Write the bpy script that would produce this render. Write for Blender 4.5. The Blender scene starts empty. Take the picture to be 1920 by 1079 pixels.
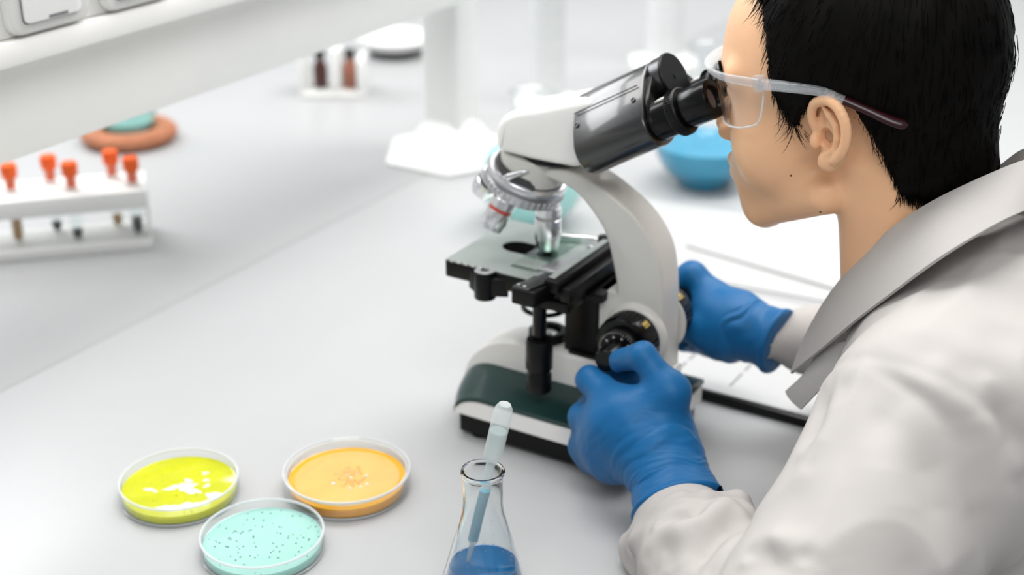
import bpy, bmesh, math, random
import numpy as np
from mathutils import Vector, Matrix

random.seed(7)
rng = np.random.default_rng(7)
scene = bpy.context.scene
COL = scene.collection
PI = math.pi

# ------------------------------------------------------------------ camera
TH, PT = math.radians(31.0), math.radians(24.0)
fwd = Vector((-math.sin(TH) * math.cos(PT), math.cos(TH) * math.cos(PT), -math.sin(PT)))
cam_d = bpy.data.cameras.new('camera')
cam = bpy.data.objects.new('camera', cam_d)
COL.objects.link(cam)
cam.location = (0, 0, 0.62)
cam.rotation_euler = fwd.to_track_quat('-Z', 'Y').to_euler()
cam_d.sensor_width = 36.0
cam_d.lens = 2667.0 * 36.0 / 1920.0
cam_d.clip_start = 0.02
cam_d.dof.use_dof = True
cam_d.dof.focus_distance = 0.965
cam_d.dof.aperture_fstop = 3.8
cam_d.dof.aperture_blades = 7
scene.camera = cam

# ------------------------------------------------------------------ world and lights
scene.view_settings.view_transform = 'Standard'
scene.view_settings.look = 'None'
scene.view_settings.gamma = 1.0
scene.view_settings.use_curve_mapping = False
scene.view_settings.exposure = 0.14
W = bpy.data.worlds.new('lab_daylight')
scene.world = W
W.use_nodes = True
W.node_tree.nodes['Background'].inputs[0].default_value = (0.93, 0.97, 1.0, 1)
W.node_tree.nodes['Background'].inputs[1].default_value = 0.36


def area(name, loc, target, sx, sy, watts, color=(1, 1, 1)):
    d = bpy.data.lights.new(name, 'AREA')
    d.shape = 'RECTANGLE'
    d.size, d.size_y, d.energy, d.color = sx, sy, watts, color
    o = bpy.data.objects.new(name, d)
    COL.objects.link(o)
    o.location = loc
    o.rotation_euler = (Vector(target) - Vector(loc)).to_track_quat('-Z', 'Y').to_euler()
    return o


area('window_light', (-3.6, 1.3, 1.8), (-0.5, 0.95, 0.1), 2.2, 0.95, 52, (0.96, 0.985, 1.0))
area('ceiling_light', (-0.35, 1.6, 1.95), (-0.55, 1.3, 0), 0.7, 1.8, 38, (1.0, 0.985, 0.965))
area('fill_light_opposite', (-1.8, 1.0, 1.95), (-1.7, 1.0, 0), 0.6, 1.8, 24, (1.0, 0.985, 0.965))  # added fill, lifts the bench beyond the duct; no lamp seen there
area('fill_light_front', (0.35, -0.6, 1.95), (-0.5, 0.5, 0.1), 1.8, 0.7, 25, (1.0, 0.985, 0.965))  # unseen fill added behind the camera to brighten camera-facing sides
area('fill_light_rear', (-0.6, 3.1, 1.95), (-0.6, 3.1, 0), 0.6, 1.6, 16, (1.0, 0.985, 0.965))  # extra light added to brighten the back wall

# ------------------------------------------------------------------ materials


def lin(c):
    return tuple(((x / 255) / 12.92 if x / 255 <= 0.04045 else ((x / 255 + 0.055) / 1.055) ** 2.4) for x in c)


MATS = {}


def mat(name, rgb, rough=0.5, metal=0.0, var=0.04, vscale=12.0, bump=0.0, bscale=200.0, coat=0.0, sss=0.0,
        sssr=(0.006, 0.003, 0.0015), spec=0.5, sheen=0.0, emit=0.0, trans=0.0, ior=1.45, rough_var=0.0):
    if name in MATS:
        return MATS[name]
    m = bpy.data.materials.new(name)
    m.use_nodes = True
    nt = m.node_tree
    b = nt.nodes['Principled BSDF']
    c = lin(rgb)
    tc = nt.nodes.new('ShaderNodeTexCoord')
    n = nt.nodes.new('ShaderNodeTexNoise')
    n.inputs['Scale'].default_value = vscale
    n.inputs['Detail'].default_value = 3
    nt.links.new(tc.outputs['Object'], n.inputs['Vector'])
    r = nt.nodes.new('ShaderNodeValToRGB')
    r.color_ramp.elements[0].position = 0.3
    r.color_ramp.elements[1].position = 0.7
    r.color_ramp.elements[0].color = tuple(max(0, x * (1 - var)) for x in c) + (1,)
    r.color_ramp.elements[1].color = tuple(min(1, x * (1 + var)) for x in c) + (1,)
    nt.links.new(n.outputs['Fac'], r.inputs['Fac'])
    nt.links.new(r.outputs['Color'], b.inputs['Base Color'])
    b.inputs['Roughness'].default_value = rough
    b.inputs['Metallic'].default_value = metal
    b.inputs['Specular IOR Level'].default_value = spec
    b.inputs['IOR'].default_value = ior
    b.inputs['Coat Weight'].default_value = coat
    b.inputs['Coat Roughness'].default_value = 0.08
    b.inputs['Transmission Weight'].default_value = trans
    b.inputs['Sheen Weight'].default_value = sheen
    if sss:
        b.inputs['Subsurface Weight'].default_value = sss
        b.inputs['Subsurface Radius'].default_value = sssr
        b.inputs['Subsurface Scale'].default_value = 1.0
    if emit:
        b.inputs['Emission Color'].default_value = c + (1,)
        b.inputs['Emission Strength'].default_value = emit
    if bump:
        n2 = nt.nodes.new('ShaderNodeTexNoise')
        n2.inputs['Scale'].default_value = bscale
        n2.inputs['Detail'].default_value = 4
        nt.links.new(tc.outputs['Object'], n2.inputs['Vector'])
        bp = nt.nodes.new('ShaderNodeBump')
        bp.inputs['Strength'].default_value = bump
        bp.inputs['Distance'].default_value = 0.001
        nt.links.new(n2.outputs['Fac'], bp.inputs['Height'])
        nt.links.new(bp.outputs['Normal'], b.inputs['Normal'])
    MATS[name] = m
    return m


def glass(name, tint=(245, 250, 250), edge=(150, 160, 162), rough=0.02, refl=1.0, ior=1.5):
    """thin-walled clear material: what is not mirrored passes straight through, a longer path at grazing angles is tinted more"""
    if name in MATS:
        return MATS[name]
    m = bpy.data.materials.new(name)
    m.use_nodes = True
    nt = m.node_tree
    nt.nodes.clear()
    out = nt.nodes.new('ShaderNodeOutputMaterial')
    tr = nt.nodes.new('ShaderNodeBsdfTransparent')
    gl = nt.nodes.new('ShaderNodeBsdfGlossy')
    gl.inputs['Roughness'].default_value = rough
    fr = nt.nodes.new('ShaderNodeFresnel')
    # both faces of the thin wall reflect as seen from the air
    ge = nt.nodes.new('ShaderNodeNewGeometry')
    mi = nt.nodes.new('ShaderNodeMix')
    mi.inputs[2].default_value = ior
    mi.inputs[3].default_value = 1.0 / ior
    nt.links.new(ge.outputs['Backfacing'], mi.inputs[0])
    nt.links.new(mi.outputs[0], fr.inputs['IOR'])
    lw = nt.nodes.new('ShaderNodeLayerWeight')
    lw.inputs['Blend'].default_value = 0.25
    rp = nt.nodes.new('ShaderNodeValToRGB')
    rp.color_ramp.elements[0].color = lin(tint) + (1,)
    rp.color_ramp.elements[0].position = 0.5
    rp.color_ramp.elements[1].color = lin(edge) + (1,)
    rp.color_ramp.elements[1].position = 1.0
    nt.links.new(lw.outputs['Facing'], rp.inputs['Fac'])
    nt.links.new(rp.outputs['Color'], tr.inputs['Color'])
    ml = nt.nodes.new('ShaderNodeMath')
    ml.operation = 'MULTIPLY'
    ml.inputs[1].default_value = refl
    nt.links.new(fr.outputs['Fac'], ml.inputs[0])
    mx = nt.nodes.new('ShaderNodeMixShader')
    nt.links.new(ml.outputs[0], mx.inputs['Fac'])
    nt.links.new(tr.outputs[0], mx.inputs[1])
    nt.links.new(gl.outputs[0], mx.inputs[2])
    nt.links.new(mx.outputs[0], out.inputs['Surface'])
    MATS[name] = m
    return m


def frosted(name, rgb, alpha=0.5, rough=0.4):
    """cloudy plastic or gel: part scattered, part let straight through"""
    if name in MATS:
        return MATS[name]
    m = bpy.data.materials.new(name)
    m.use_nodes = True
    nt = m.node_tree
    b = nt.nodes['Principled BSDF']
    tc = nt.nodes.new('ShaderNodeTexCoord')
    n = nt.nodes.new('ShaderNodeTexNoise')
    n.inputs['Scale'].default_value = 60
    nt.links.new(tc.outputs['Object'], n.inputs['Vector'])
    r = nt.nodes.new('ShaderNodeValToRGB')
    c = lin(rgb)
    r.color_ramp.elements[0].color = tuple(x * 0.94 for x in c) + (1,)
    r.color_ramp.elements[1].color = tuple(min(1, x * 1.05) for x in c) + (1,)
    nt.links.new(n.outputs['Fac'], r.inputs['Fac'])
    nt.links.new(r.outputs['Color'], b.inputs['Base Color'])
    b.inputs['Roughness'].default_value = rough
    b.inputs['Alpha'].default_value = alpha
    MATS[name] = m
    return m


white_paint = mat('white_paint', (242, 241, 238), 0.33, var=0.015, coat=0.15)
off_white = mat('off_white_paint', (206, 205, 200), 0.36, var=0.015, coat=0.15)
black_paint = mat('black_paint', (8, 8, 9), 0.38, spec=0.28, var=0.1, bump=0.06, bscale=900)
black_gloss = mat('black_gloss', (7, 7, 8), 0.22, spec=0.3, var=0.1)
black_metal = mat('black_lacquered_metal', (9, 9, 10), 0.3, 0.0, var=0.15, bump=0.12, bscale=1200, coat=0.6, spec=0.8)
grey_plate = mat('grey_anodised', (190, 199, 195), 0.33, 0.9, var=0.06)
chrome = mat('chrome', (226, 227, 229), 0.27, 1.0, var=0.03)
steel = mat('brushed_steel', (200, 201, 203), 0.32, 1.0, var=0.05)
dark_steel = mat('dark_steel', (90, 90, 92), 0.3, 1.0, var=0.05)
green_vinyl = mat('dark_green_vinyl', (27, 58, 55), 0.27, var=0.06, bump=0.05, bscale=700, coat=0.2)
blue_nitrile = mat('blue_nitrile', (3, 92, 147), 0.5, spec=0.35, var=0.05, bump=0.14, bscale=260, sheen=0.05)
skin = mat('skin', (232, 184, 144), 0.4, var=0.03, vscale=30, bump=0.05, bscale=900, sss=0.25, spec=0.4)
hair_m = mat('black_brown_hair', (6, 4, 3), 0.6, var=0.4, vscale=60, spec=0.1)
coat_m = mat('white_coat_cotton', (182, 178, 175), 0.85, var=0.012, bump=0.18, bscale=1500, spec=0.15)
red_tip = mat('dark_red_plastic', (42, 7, 12), 0.25)
orange_cap = mat('orange_plastic', (240, 98, 30), 0.42)
amber = mat('amber_liquid', (196, 150, 100), 0.2)
dark_sample = mat('dark_sample', (24, 22, 24), 0.3)
paper_m = mat('white_paper', (192, 193, 193), 0.6, var=0.01)
cork_m = mat('cork', (172, 112, 82), 0.8, var=0.18, vscale=90, bump=0.3, bscale=300)
plastic_w = mat('white_plastic', (240, 240, 238), 0.35, var=0.01)
plastic_g = mat('light_grey_plastic', (220, 220, 217), 0.35, var=0.01)
brown_glass = mat('brown_glass', (70, 28, 20), 0.12, var=0.2, coat=0.5)
bottle_black = mat('black_cap', (22, 20, 20), 0.35)
cyan_liquid = mat('cyan_liquid', (0, 146, 186), 0.12, var=0.03, coat=0.5)
teal_liquid = mat('pale_teal_liquid', (166, 226, 222), 0.15, var=0.03, coat=0.4)
blue_liquid = mat('blue_liquid', (0, 118, 184), 0.1, var=0.05, coat=0.25)
pip_liquid = mat('pipette_liquid', (0, 186, 224), 0.2, var=0.05)
clear = glass('clear_glass', (252, 254, 254), (170, 180, 182))
dish_glass = glass('dish_plastic', (253, 254, 254), (190, 198, 198), 0.05, 0.9)
goggle_glass = glass('goggle_plastic', (252, 253, 254), (180, 186, 190), 0.03, 1.0)
def real_glass(name, rgb=(250, 253, 253), ior=1.45):
    m = mat(name, rgb, 0.0, var=0.0, trans=1.0, ior=ior)
    return m


rim_frost = frosted('clear_rim_plastic', (226, 230, 232), 0.5, 0.12)
pip_plastic = frosted('pipette_plastic', (232, 240, 240), 0.42, 0.3)
stem_plastic = frosted('pipette_stem_plastic', (226, 236, 236), 0.3, 0.25)
cyl_plastic = frosted('cylinder_plastic', (236, 238, 238), 0.6, 0.3)
flask_glass = real_glass('flask_glass')
ink_white = mat('white_marking', (205, 205, 200), 0.5)
ink_grey = mat('grey_print', (120, 122, 124), 0.6)
gold_mark = mat('yellow_marking', (196, 168, 90), 0.4)

# ------------------------------------------------------------------ object helpers


def link(name, me, m=None, parent=None, smooth=True, loc=None, angle=40):
    o = bpy.data.objects.new(name, me)
    COL.objects.link(o)
    if m is not None and not me.materials:
        me.materials.append(m)
    if smooth and len(me.polygons):
        me.polygons.foreach_set('use_smooth', [True] * len(me.polygons))
        if angle < 180:
            me.set_sharp_from_angle(angle=math.radians(angle))
    if parent:
        o.parent = parent
    if loc:
        o.location = loc
    return o


def from_bm(name, bm, m=None, parent=None, smooth=True, loc=None, angle=40):
    me = bpy.data.meshes.new(name)
    bm.normal_update()
    bm.to_mesh(me)
    bm.free()
    return link(name, me, m, parent, smooth, loc, angle)


def from_data(name, v, f, m=None, parent=None, smooth=True, loc=None, angle=180):
    me = bpy.data.meshes.new(name)
    me.from_pydata([tuple(map(float, x)) for x in v], [], [tuple(map(int, x)) for x in f])
    me.update()
    return link(name, me, m, parent, smooth, loc, angle)


def thing(name, label, cat, loc=(0, 0, 0), rot=(0, 0, 0), group=None):
    o = bpy.data.objects.new(name, None)
    COL.objects.link(o)
    o.location = loc
    o.rotation_euler = rot
    o.empty_display_size = 0.02
    o['label'] = label
    o['category'] = cat
    if group:
        o['group'] = group
    return o


def tag(o, label, cat, group=None):
    o['label'] = label
    o['category'] = cat
    if group:
        o['group'] = group
    return o


def struct(o):
    o['kind'] = 'structure'
    return o


def rbox(lo, hi, bev=0.0, seg=3, bm=None):
    own = bm is None
    b = bmesh.new()
    bmesh.ops.create_cube(b, size=1.0)
    lo, hi = Vector(lo), Vector(hi)
    for v in b.verts:
        v.co = Vector([(lo[i] + hi[i]) / 2 + v.co[i] * (hi[i] - lo[i]) for i in range(3)])
    if bev > 0:
        bmesh.ops.bevel(b, geom=list(b.edges), offset=bev, segments=seg, profile=0.5, affect='EDGES')
    if own:
        return b
    merge(bm, b)
    return bm


def merge(dst, src):
    me = bpy.data.meshes.new('tmp')
    src.to_mesh(me)
    src.free()
    dst.from_mesh(me)
    bpy.data.meshes.remove(me)


def lathe(prof, seg=48, bm=None, axis_o=(0, 0, 0), axis_d=(0, 0, 1), closed=False):
    """prof: list of (r, h) around the axis"""
    b = bm or bmesh.new()
    o = Vector(axis_o)
    q = Vector((0, 0, 1)).rotation_difference(Vector(axis_d).normalized())
    rings = []
    for r, h in prof:
        if r < 1e-6:
            rings.append([b.verts.new(o + q @ Vector((0, 0, h)))])
        else:
            rings.append([b.verts.new(o + q @ Vector((r * math.cos(2 * PI * i / seg), r * math.sin(2 * PI * i / seg), h)))
                          for i in range(seg)])
    pairs = list(zip(rings, rings[1:])) + ([(rings[-1], rings[0])] if closed else [])
    for a, c in pairs:
        for i in range(seg):
            j = (i + 1) % seg
            if len(a) == 1 and len(c) == 1:
                continue
            if len(a) == 1:
                b.faces.new((a[0], c[i], c[j]))
            elif len(c) == 1:
                b.faces.new((a[i], a[j], c[0]))
            else:
                b.faces.new((a[i], a[j], c[j], c[i]))
    bmesh.ops.recalc_face_normals(b, faces=list(b.faces))
    return b


def cyl(o, d, r, h, bev=0.0, seg=40, r2=None):
    r2 = r if r2 is None else r2
    p = [(0, 0)]
    if bev:
        p += [(r - bev, 0), (r - bev * 0.3, bev * 0.3), (r, bev), (r2, h - bev), (r2 - bev * 0.3, h - bev * 0.3), (r2 - bev, h)]
    else:
        p += [(r, 0), (r2, h)]
    p += [(0, h)]
    return lathe(p, seg, axis_o=o, axis_d=d)


def ring(o, d, r_in, r_out, h, seg=48, bev=0.0006):
    return lathe([(r_in, 0), (r_out - bev, 0), (r_out, bev), (r_out, h - bev), (r_out - bev, h), (r_in, h)], seg, axis_o=o,
                 axis_d=d, closed=True)


def prism(poly, a0, a1, plane='xz', bev=0.0, seg=3, fn=None):
    """polygon in a plane, extruded along the remaining axis from a0 to a1; bevelled"""
    b = bmesh.new()

    def mk(u, v, w):
        if fn:
            return fn(u, v, w)
        return {'xz': (u, w, v), 'xy': (u, v, w), 'yz': (w, u, v)}[plane]
    v0 = [b.verts.new(mk(u, v, a0)) for u, v in poly]
    v1 = [b.verts.new(mk(u, v, a1)) for u, v in poly]
    n = len(poly)
    f0 = b.faces.new(v0)
    f1 = b.faces.new(v1[::-1])
    for i in range(n):
        b.faces.new((v0[i], v1[i], v1[(i + 1) % n], v0[(i + 1) % n]))
    bmesh.ops.recalc_face_normals(b, faces=list(b.faces))
    if bev:
        es = [e for e in b.edges if f0 in e.link_faces or f1 in e.link_faces]
        bmesh.ops.bevel(b, geom=es, offset=bev, segments=seg, profile=0.5, affect='EDGES')
    return b


def round_poly(pts, r=0.004, n=4):
    """fillet the corners of a polygon"""
    out = []
    N = len(pts)
    for i in range(N):
        p0, p, p1 = Vector(pts[i - 1]), Vector(pts[i]), Vector(pts[(i + 1) % N])
        d0, d1 = (p0 - p), (p1 - p)
        k = min(r, d0.length * 0.45, d1.length * 0.45)
        a, c = p + d0.normalized() * k, p + d1.normalized() * k
        for t in range(n + 1):
            t /= n
            out.append(tuple((1 - t) ** 2 * a + 2 * t * (1 - t) * p + t * t * c))
    return out


def spline(pts, n=8):
    """Catmull-Rom through points"""
    P = [np.array(p, float) for p in pts]
    P = [2 * P[0] - P[1]] + P + [2 * P[-1] - P[-2]]
    out = []
    for i in range(1, len(P) - 2):
        for k in range(n):
            t = k / n
            a, b_, c, d = P[i - 1], P[i], P[i + 1], P[i + 2]
            out.append(0.5 * ((2 * b_) + (-a + c) * t + (2 * a - 5 * b_ + 4 * c - d) * t * t + (-a + 3 * b_ - 3 * c + d) * t ** 3))
    out.append(P[-2])
    return out


def tube(pts, radii, seg=16, caps=True, bm=None):
    b = bm or bmesh.new()
    P = [Vector(p) for p in pts]
    if not hasattr(radii, '__len__'):
        radii = [radii] * len(P)
    t0 = (P[1] - P[0]).normalized()
    nrm = t0.orthogonal().normalized()
    rings = []
    for i, p in enumerate(P):
        t = (P[min(i + 1, len(P) - 1)] - P[max(i - 1, 0)]).normalized()
        nrm = (nrm - t * nrm.dot(t)).normalized()
        bn = t.cross(nrm)
        rr = radii[i]
        ra, rb_ = rr if hasattr(rr, '__len__') else (rr, rr)
        rings.append([b.verts.new(p + nrm * (ra * math.cos(2 * PI * k / seg)) + bn * (rb_ * math.sin(2 * PI * k / seg)))
                      for k in range(seg)])
    for a, c in zip(rings, rings[1:]):
        for k in range(seg):
            b.faces.new((a[k], a[(k + 1) % seg], c[(k + 1) % seg], c[k]))
    if caps:
        b.faces.new(rings[0][::-1])
        b.faces.new(rings[-1])
    return b


# ------------------------------------------------------------------ implicit surfaces (for body, gloves and cloth)


def rc(p, a, b, ra, rb):
    a, b = np.asarray(a, np.float32), np.asarray(b, np.float32)
    ba = b - a
    t = np.clip((p - a) @ ba / max(float(ba @ ba), 1e-12), 0, 1)
    return np.sqrt((((p - a) - t[:, None] * ba) ** 2).sum(1)) - (ra + (rb - ra) * t)


def ell(p, c, r, R=None):
    q = p - np.asarray(c, np.float32)
    if R is not None:
        q = q @ np.asarray(R, np.float32)
    r = np.asarray(r, np.float32)
    k0 = np.sqrt(((q / r) ** 2).sum(1))
    k1 = np.sqrt(((q / (r * r)) ** 2).sum(1)) + 1e-9
    return k0 * (k0 - 1) / k1


def smin(a, b, k):
    h = np.clip(0.5 + 0.5 * (b - a) / k, 0, 1)
    return b * (1 - h) + a * h - k * h * (1 - h)


def smax(a, b, k):
    return -smin(-a, -b, k)


def chain(p, pts, radii, k=0.004):
    d = None
    for i in range(len(pts) - 1):
        e = rc(p, pts[i], pts[i + 1], radii[i], radii[i + 1])
        d = e if d is None else smin(d, e, k)
    return d


def surfnets(f, lo, hi, h):
    lo, hi = np.array(lo, float), np.array(hi, float)
    n = np.ceil((hi - lo) / h).astype(int) + 1
    ax = [(lo[i] + h * np.arange(n[i])).astype(np.float32) for i in range(3)]
    # coarse pass on block centres, exact values only in blocks that may hold the surface
    BS = 8
    nb = -(-n // BS)
    cc = [(lo[i] + h * (np.arange(nb[i]) * BS + (BS - 1) / 2)).astype(np.float32) for i in range(3)]
    g = np.stack(np.meshgrid(*cc, indexing='ij'), -1).reshape(-1, 3)
    vc = f(g)
    V = np.repeat(np.repeat(np.repeat(vc.reshape(tuple(nb)), BS, 0), BS, 1), BS, 2)[:n[0], :n[1], :n[2]].astype(np.float32).copy()
    near = np.argwhere((np.abs(vc) < h * BS * 1.5).reshape(tuple(nb)))
    loc_ = np.stack(np.meshgrid(np.arange(BS), np.arange(BS), np.arange(BS), indexing='ij'), -1).reshape(-1, 3)
    for i in range(0, len(near), 1200):
        ii = (near[i:i + 1200, None, :] * BS + loc_[None]).reshape(-1, 3)
        ii = ii[(ii < n).all(1)]
        V[tuple(ii.T)] = f((lo + ii * h).astype(np.float32))
    S = V < 0
    c = [S[i:n[0] - 1 + i, j:n[1] - 1 + j, k:n[2] - 1 + k] for i in (0, 1) for j in (0, 1) for k in (0, 1)]
    cnt = sum(x.astype(np.int8) for x in c)
    cells = np.argwhere((cnt > 0) & (cnt < 8))
    idx = -np.ones(tuple(n - 1), np.int64)
    idx[tuple(cells.T)] = np.arange(len(cells))
    acc = np.zeros((len(cells), 3))
    num = np.zeros(len(cells))
    offs = [(i, j, k) for i in (0, 1) for j in (0, 1) for k in (0, 1)]
    for a in offs:
        for ax_ in range(3):
            if a[ax_]:
                continue
            b = list(a)
            b[ax_] = 1
            va = V[tuple((cells + a).T)]
            vb = V[tuple((cells + b).T)]
            m = (va < 0) != (vb < 0)
            t = np.where(m, va / np.where(m, va - vb, 1), 0)
            pt = np.array(a, float)[None].repeat(len(cells), 0)
            pt[:, ax_] = t
            acc[m] += pt[m]
            num[m] += 1
    verts = lo + (cells + acc / num[:, None]) * h
    faces = []
    for ax_ in range(3):
        sl0 = [slice(None)] * 3
        sl1 = [slice(None)] * 3
        sl0[ax_] = slice(0, n[ax_] - 1)
        sl1[ax_] = slice(1, n[ax_])
        A, B = S[tuple(sl0)], S[tuple(sl1)]
        u, w = (ax_ + 1) % 3, (ax_ + 2) % 3
        e = np.argwhere(A != B)
        ok = (e[:, u] > 0) & (e[:, w] > 0) & (e[:, u] < n[u] - 1) & (e[:, w] < n[w] - 1)
        e = e[ok]
        flip = A[tuple(e.T)]
        q = []
        for du, dw in ((-1, -1), (0, -1), (0, 0), (-1, 0)):
            d = e.copy()
            d[:, u] += du
            d[:, w] += dw
            q.append(idx[tuple(d.T)])
        q = np.stack(q, 1)
        q[~flip] = q[~flip][:, ::-1]
        faces.append(q)
    F = np.concatenate(faces)
    F = F[(F >= 0).all(1)]
    return verts, F


def grad(f, v, e=0.0012):
    v = v.astype(np.float32)
    g = np.stack([f(v + np.eye(3, dtype=np.float32)[i] * e) - f(v - np.eye(3, dtype=np.float32)[i] * e) for i in range(3)], 1)
    return g / (np.linalg.norm(g, axis=1, keepdims=True) + 1e-9)


def sdf_mesh(name, f, lo, hi, h, m, parent=None, post=None):
    v, F = surfnets(f, lo, hi, h)
    g = grad(f, v)
    v = v - g * f(v.astype(np.float32))[:, None] * 0.8
    if post is not None:
        v = v + g * post(v)[:, None]
    me = bpy.data.meshes.new(name)
    me.vertices.add(len(v))
    me.vertices.foreach_set('co', v.astype(np.float32).ravel())
    me.loops.add(F.size)
    me.loops.foreach_set('vertex_index', F.astype(np.int32).ravel())
    me.polygons.add(len(F))
    me.polygons.foreach_set('loop_start', np.arange(0, F.size, 4, dtype=np.int32))
    me.polygons.foreach_set('loop_total', np.full(len(F), 4, np.int32))
    me.update(calc_edges=True)
    me.validate()
    o = link(name, me, m, parent, True, None, 180)
    return o, v, g


_lat = rng.random((64, 64, 64)).astype(np.float32)


def vnoise(p):
    i = np.floor(p).astype(int)
    t = p - i
    t = t * t * (3 - 2 * t)
    r = 0
    for a in (0, 1):
        for b in (0, 1):
            for c in (0, 1):
                w = (t[:, 0] if a else 1 - t[:, 0]) * (t[:, 1] if b else 1 - t[:, 1]) * (t[:, 2] if c else 1 - t[:, 2])
                r = r + w * _lat[(i[:, 0] + a) % 64, (i[:, 1] + b) % 64, (i[:, 2] + c) % 64]
    return r * 2 - 1


# ================================================================== THE SETTING
wall_m = mat('wall_paint', (222, 223, 224), 0.7, var=0.01)
floor_m = mat('floor_vinyl', (196, 198, 200), 0.4, var=0.03)
bench_m = mat('bench_laminate', (177, 178, 179), 0.3, var=0.012, vscale=6, bump=0.02, bscale=1500, spec=0.28)
dark_gap = mat('joint_sealant', (120, 122, 122), 0.6)
joint_m = mat('bench_joint', (164, 166, 166), 0.5)

struct(from_bm('floor', rbox((-4.0, -1.2, -0.96), (3.2, 4.2, -0.9)), floor_m))
struct(from_bm('wall_back', rbox((-4.0, 4.1, -0.9), (3.2, 4.2, 2.1)), wall_m))
struct(from_bm('wall_left', rbox((-4.1, -1.2, -0.9), (-4.0, 4.2, 2.1)), wall_m))

bench = thing('lab_bench', 'long pale grey laminate laboratory bench under the microscope', 'bench', (-1.05, 1.3, -0.9))


def B(name, lo, hi, m, bev=0.0, parent=bench, off=(1.05, -1.3, 0.9)):
    o = from_bm(name, rbox(lo, hi, bev, 2), m, parent)
    o.data.transform(Matrix.Translation(off))
    return o


B('worktop', (-0.9985, -0.9, -0.035), (-0.275, 3.6, 0.0), bench_m, 0.0015)
B('worktop', (-1.9, -0.9, -0.035), (-1.0015, 3.6, 0.0), bench_m, 0.0015)
B('joint', (-1.0015, -0.9, -0.035), (-0.9985, 3.6, -0.0005), joint_m)
B('cabinet_front', (-1.85, -0.85, -0.8), (-0.42, 3.55, -0.036), plastic_w, 0.003)
B('plinth', (-1.8, -0.8, -0.9), (-0.48, 3.5, -0.8), dark_gap)

# ---- service rail above the bench (white duct with lip and socket panel)
rail = thing('service_rail', 'white overhead service duct with sockets running above the bench', 'service duct', (-0.98, 1.2, 0.0))


def RL(name, bm, m, parent=rail):
    o = from_bm(name, bm, m, parent)
    if parent is rail:
        o.data.transform(Matrix.Translation((0.98, -1.2, 0)))
    else:
        o.data.transform(Matrix.Translation((0.98, -1.2, 0)))
    return o


RL('duct', rbox((-1.06, -0.6, 0.238), (-0.927, 1.5, 0.322), 0.002, 2), white_paint)
RL('lip', rbox((-1.06, -0.6, 0.321), (-0.905, 1.5, 0.341), 0.002, 2), white_paint)
RL('socket_panel', rbox((-1.05, -0.6, 0.3415), (-0.914, 1.5, 0.46), 0.0015, 2), white_paint)


def socket(y0, y1):
    z0, z1 = 0.3435, 0.437
    outer = round_poly([(y0, z0), (y1, z0), (y1, z1), (y0, z1)], 0.014, 6)
    fr = RL('socket_frame', prism(outer, -0.9145, -0.904, 'yz', 0.003), plastic_g)
    inner = round_poly([(y0 + 0.0125, z0 + 0.009), (y1 - 0.0125, z0 + 0.009), (y1 - 0.0125, z1 - 0.01), (y0 + 0.0125, z1 - 0.01)], 0.006, 5)
    gap = round_poly([(y0 + 0.0115, z0 + 0.008), (y1 - 0.0115, z0 + 0.008), (y1 - 0.0115, z1 - 0.009), (y0 + 0.0115, z1 - 0.009)], 0.006, 5)
    g = RL('cover_gap', prism(gap, -0.905, -0.9036, 'yz'), dark_gap)
    c = RL('socket_cover', prism(inner, -0.904, -0.9005, 'yz', 0.0012), plastic_w)
    n = RL('thumb_notch', rbox((-0.9006, (y0 + y1) / 2 - 0.006, z0 + 0.010), (-0.9003, (y0 + y1) / 2 + 0.014, z0 + 0.0125)), dark_gap)
    for o in (g, c, n):
        o.parent = fr
    return fr


for y0 in (0.742, 0.842, 0.942):
    socket(y0, y0 + 0.084)

# far support post with gusseted base
post = RL('support_post', rbox((-1.045, 1.505, 0.0), (-0.988, 1.56, 0.47), 0.008, 3), plastic_w)
foot = bmesh.new()
lathe([(0, 0), (0.095, 0), (0.097, 0.004), (0.092, 0.009), (0.06, 0.02), (0.036, 0.05), (0.034, 0.052), (0, 0.052)], 6, foot,
      axis_o=(-1.017, 1.533, 0.0))
RL('base_flange', foot, plastic_w)
RL('support_post', rbox((-1.045, -0.45, 0.0), (-0.988, -0.395, 0.47), 0.008, 3), plastic_w)

# ================================================================== BACKGROUND THINGS ON THE BENCH
# ---- test tube rack (turned about 45 degrees)
e_ang = math.atan2(0.119, 0.116)
rack = thing('test_tube_rack', 'white plastic rack holding test tubes with orange stoppers', 'rack', (-1.1226, 1.0748, 0), (0, 0, e_ang))
RK = 0.072
LEN = 0.30
holes = []


def rack_plate(name, z0, z1, hole_r):
    o = from_bm(name, rbox((-LEN, 0, z0), (0, 0.07, z1), 0.002, 2), plastic_w, rack)
    return o


rack_plate('top_plate', RK - 0.022, RK, 0)
rack_plate('bottom_plate', 0.0, 0.013, 0)
from_bm('end_panel', rbox((-0.004, 0.002, 0.0125), (0.0, 0.068, RK - 0.021), 0.001, 2), plastic_w, rack)
from_bm('end_panel', rbox((-LEN, 0.002, 0.0125), (-LEN + 0.004, 0.068, RK - 0.021), 0.001, 2), plastic_w, rack)
for (s_, r_) in ((-0.015, 0.02), (-0.037, 0.05), (-0.059, 0.02), (-0.059, 0.05), (-0.081, 0.02), (-0.1045, 0.05), (-0.125, 0.02), (-0.146, 0.03), (-0.168, 0.05)):
    if True:
        from_bm('hole_collar', ring((s_, r_, RK - 0.0005), (0, 0, 1), 0.0078, 0.0096, 0.0016, 24, 0.0004), plastic_w, rack)


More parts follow.
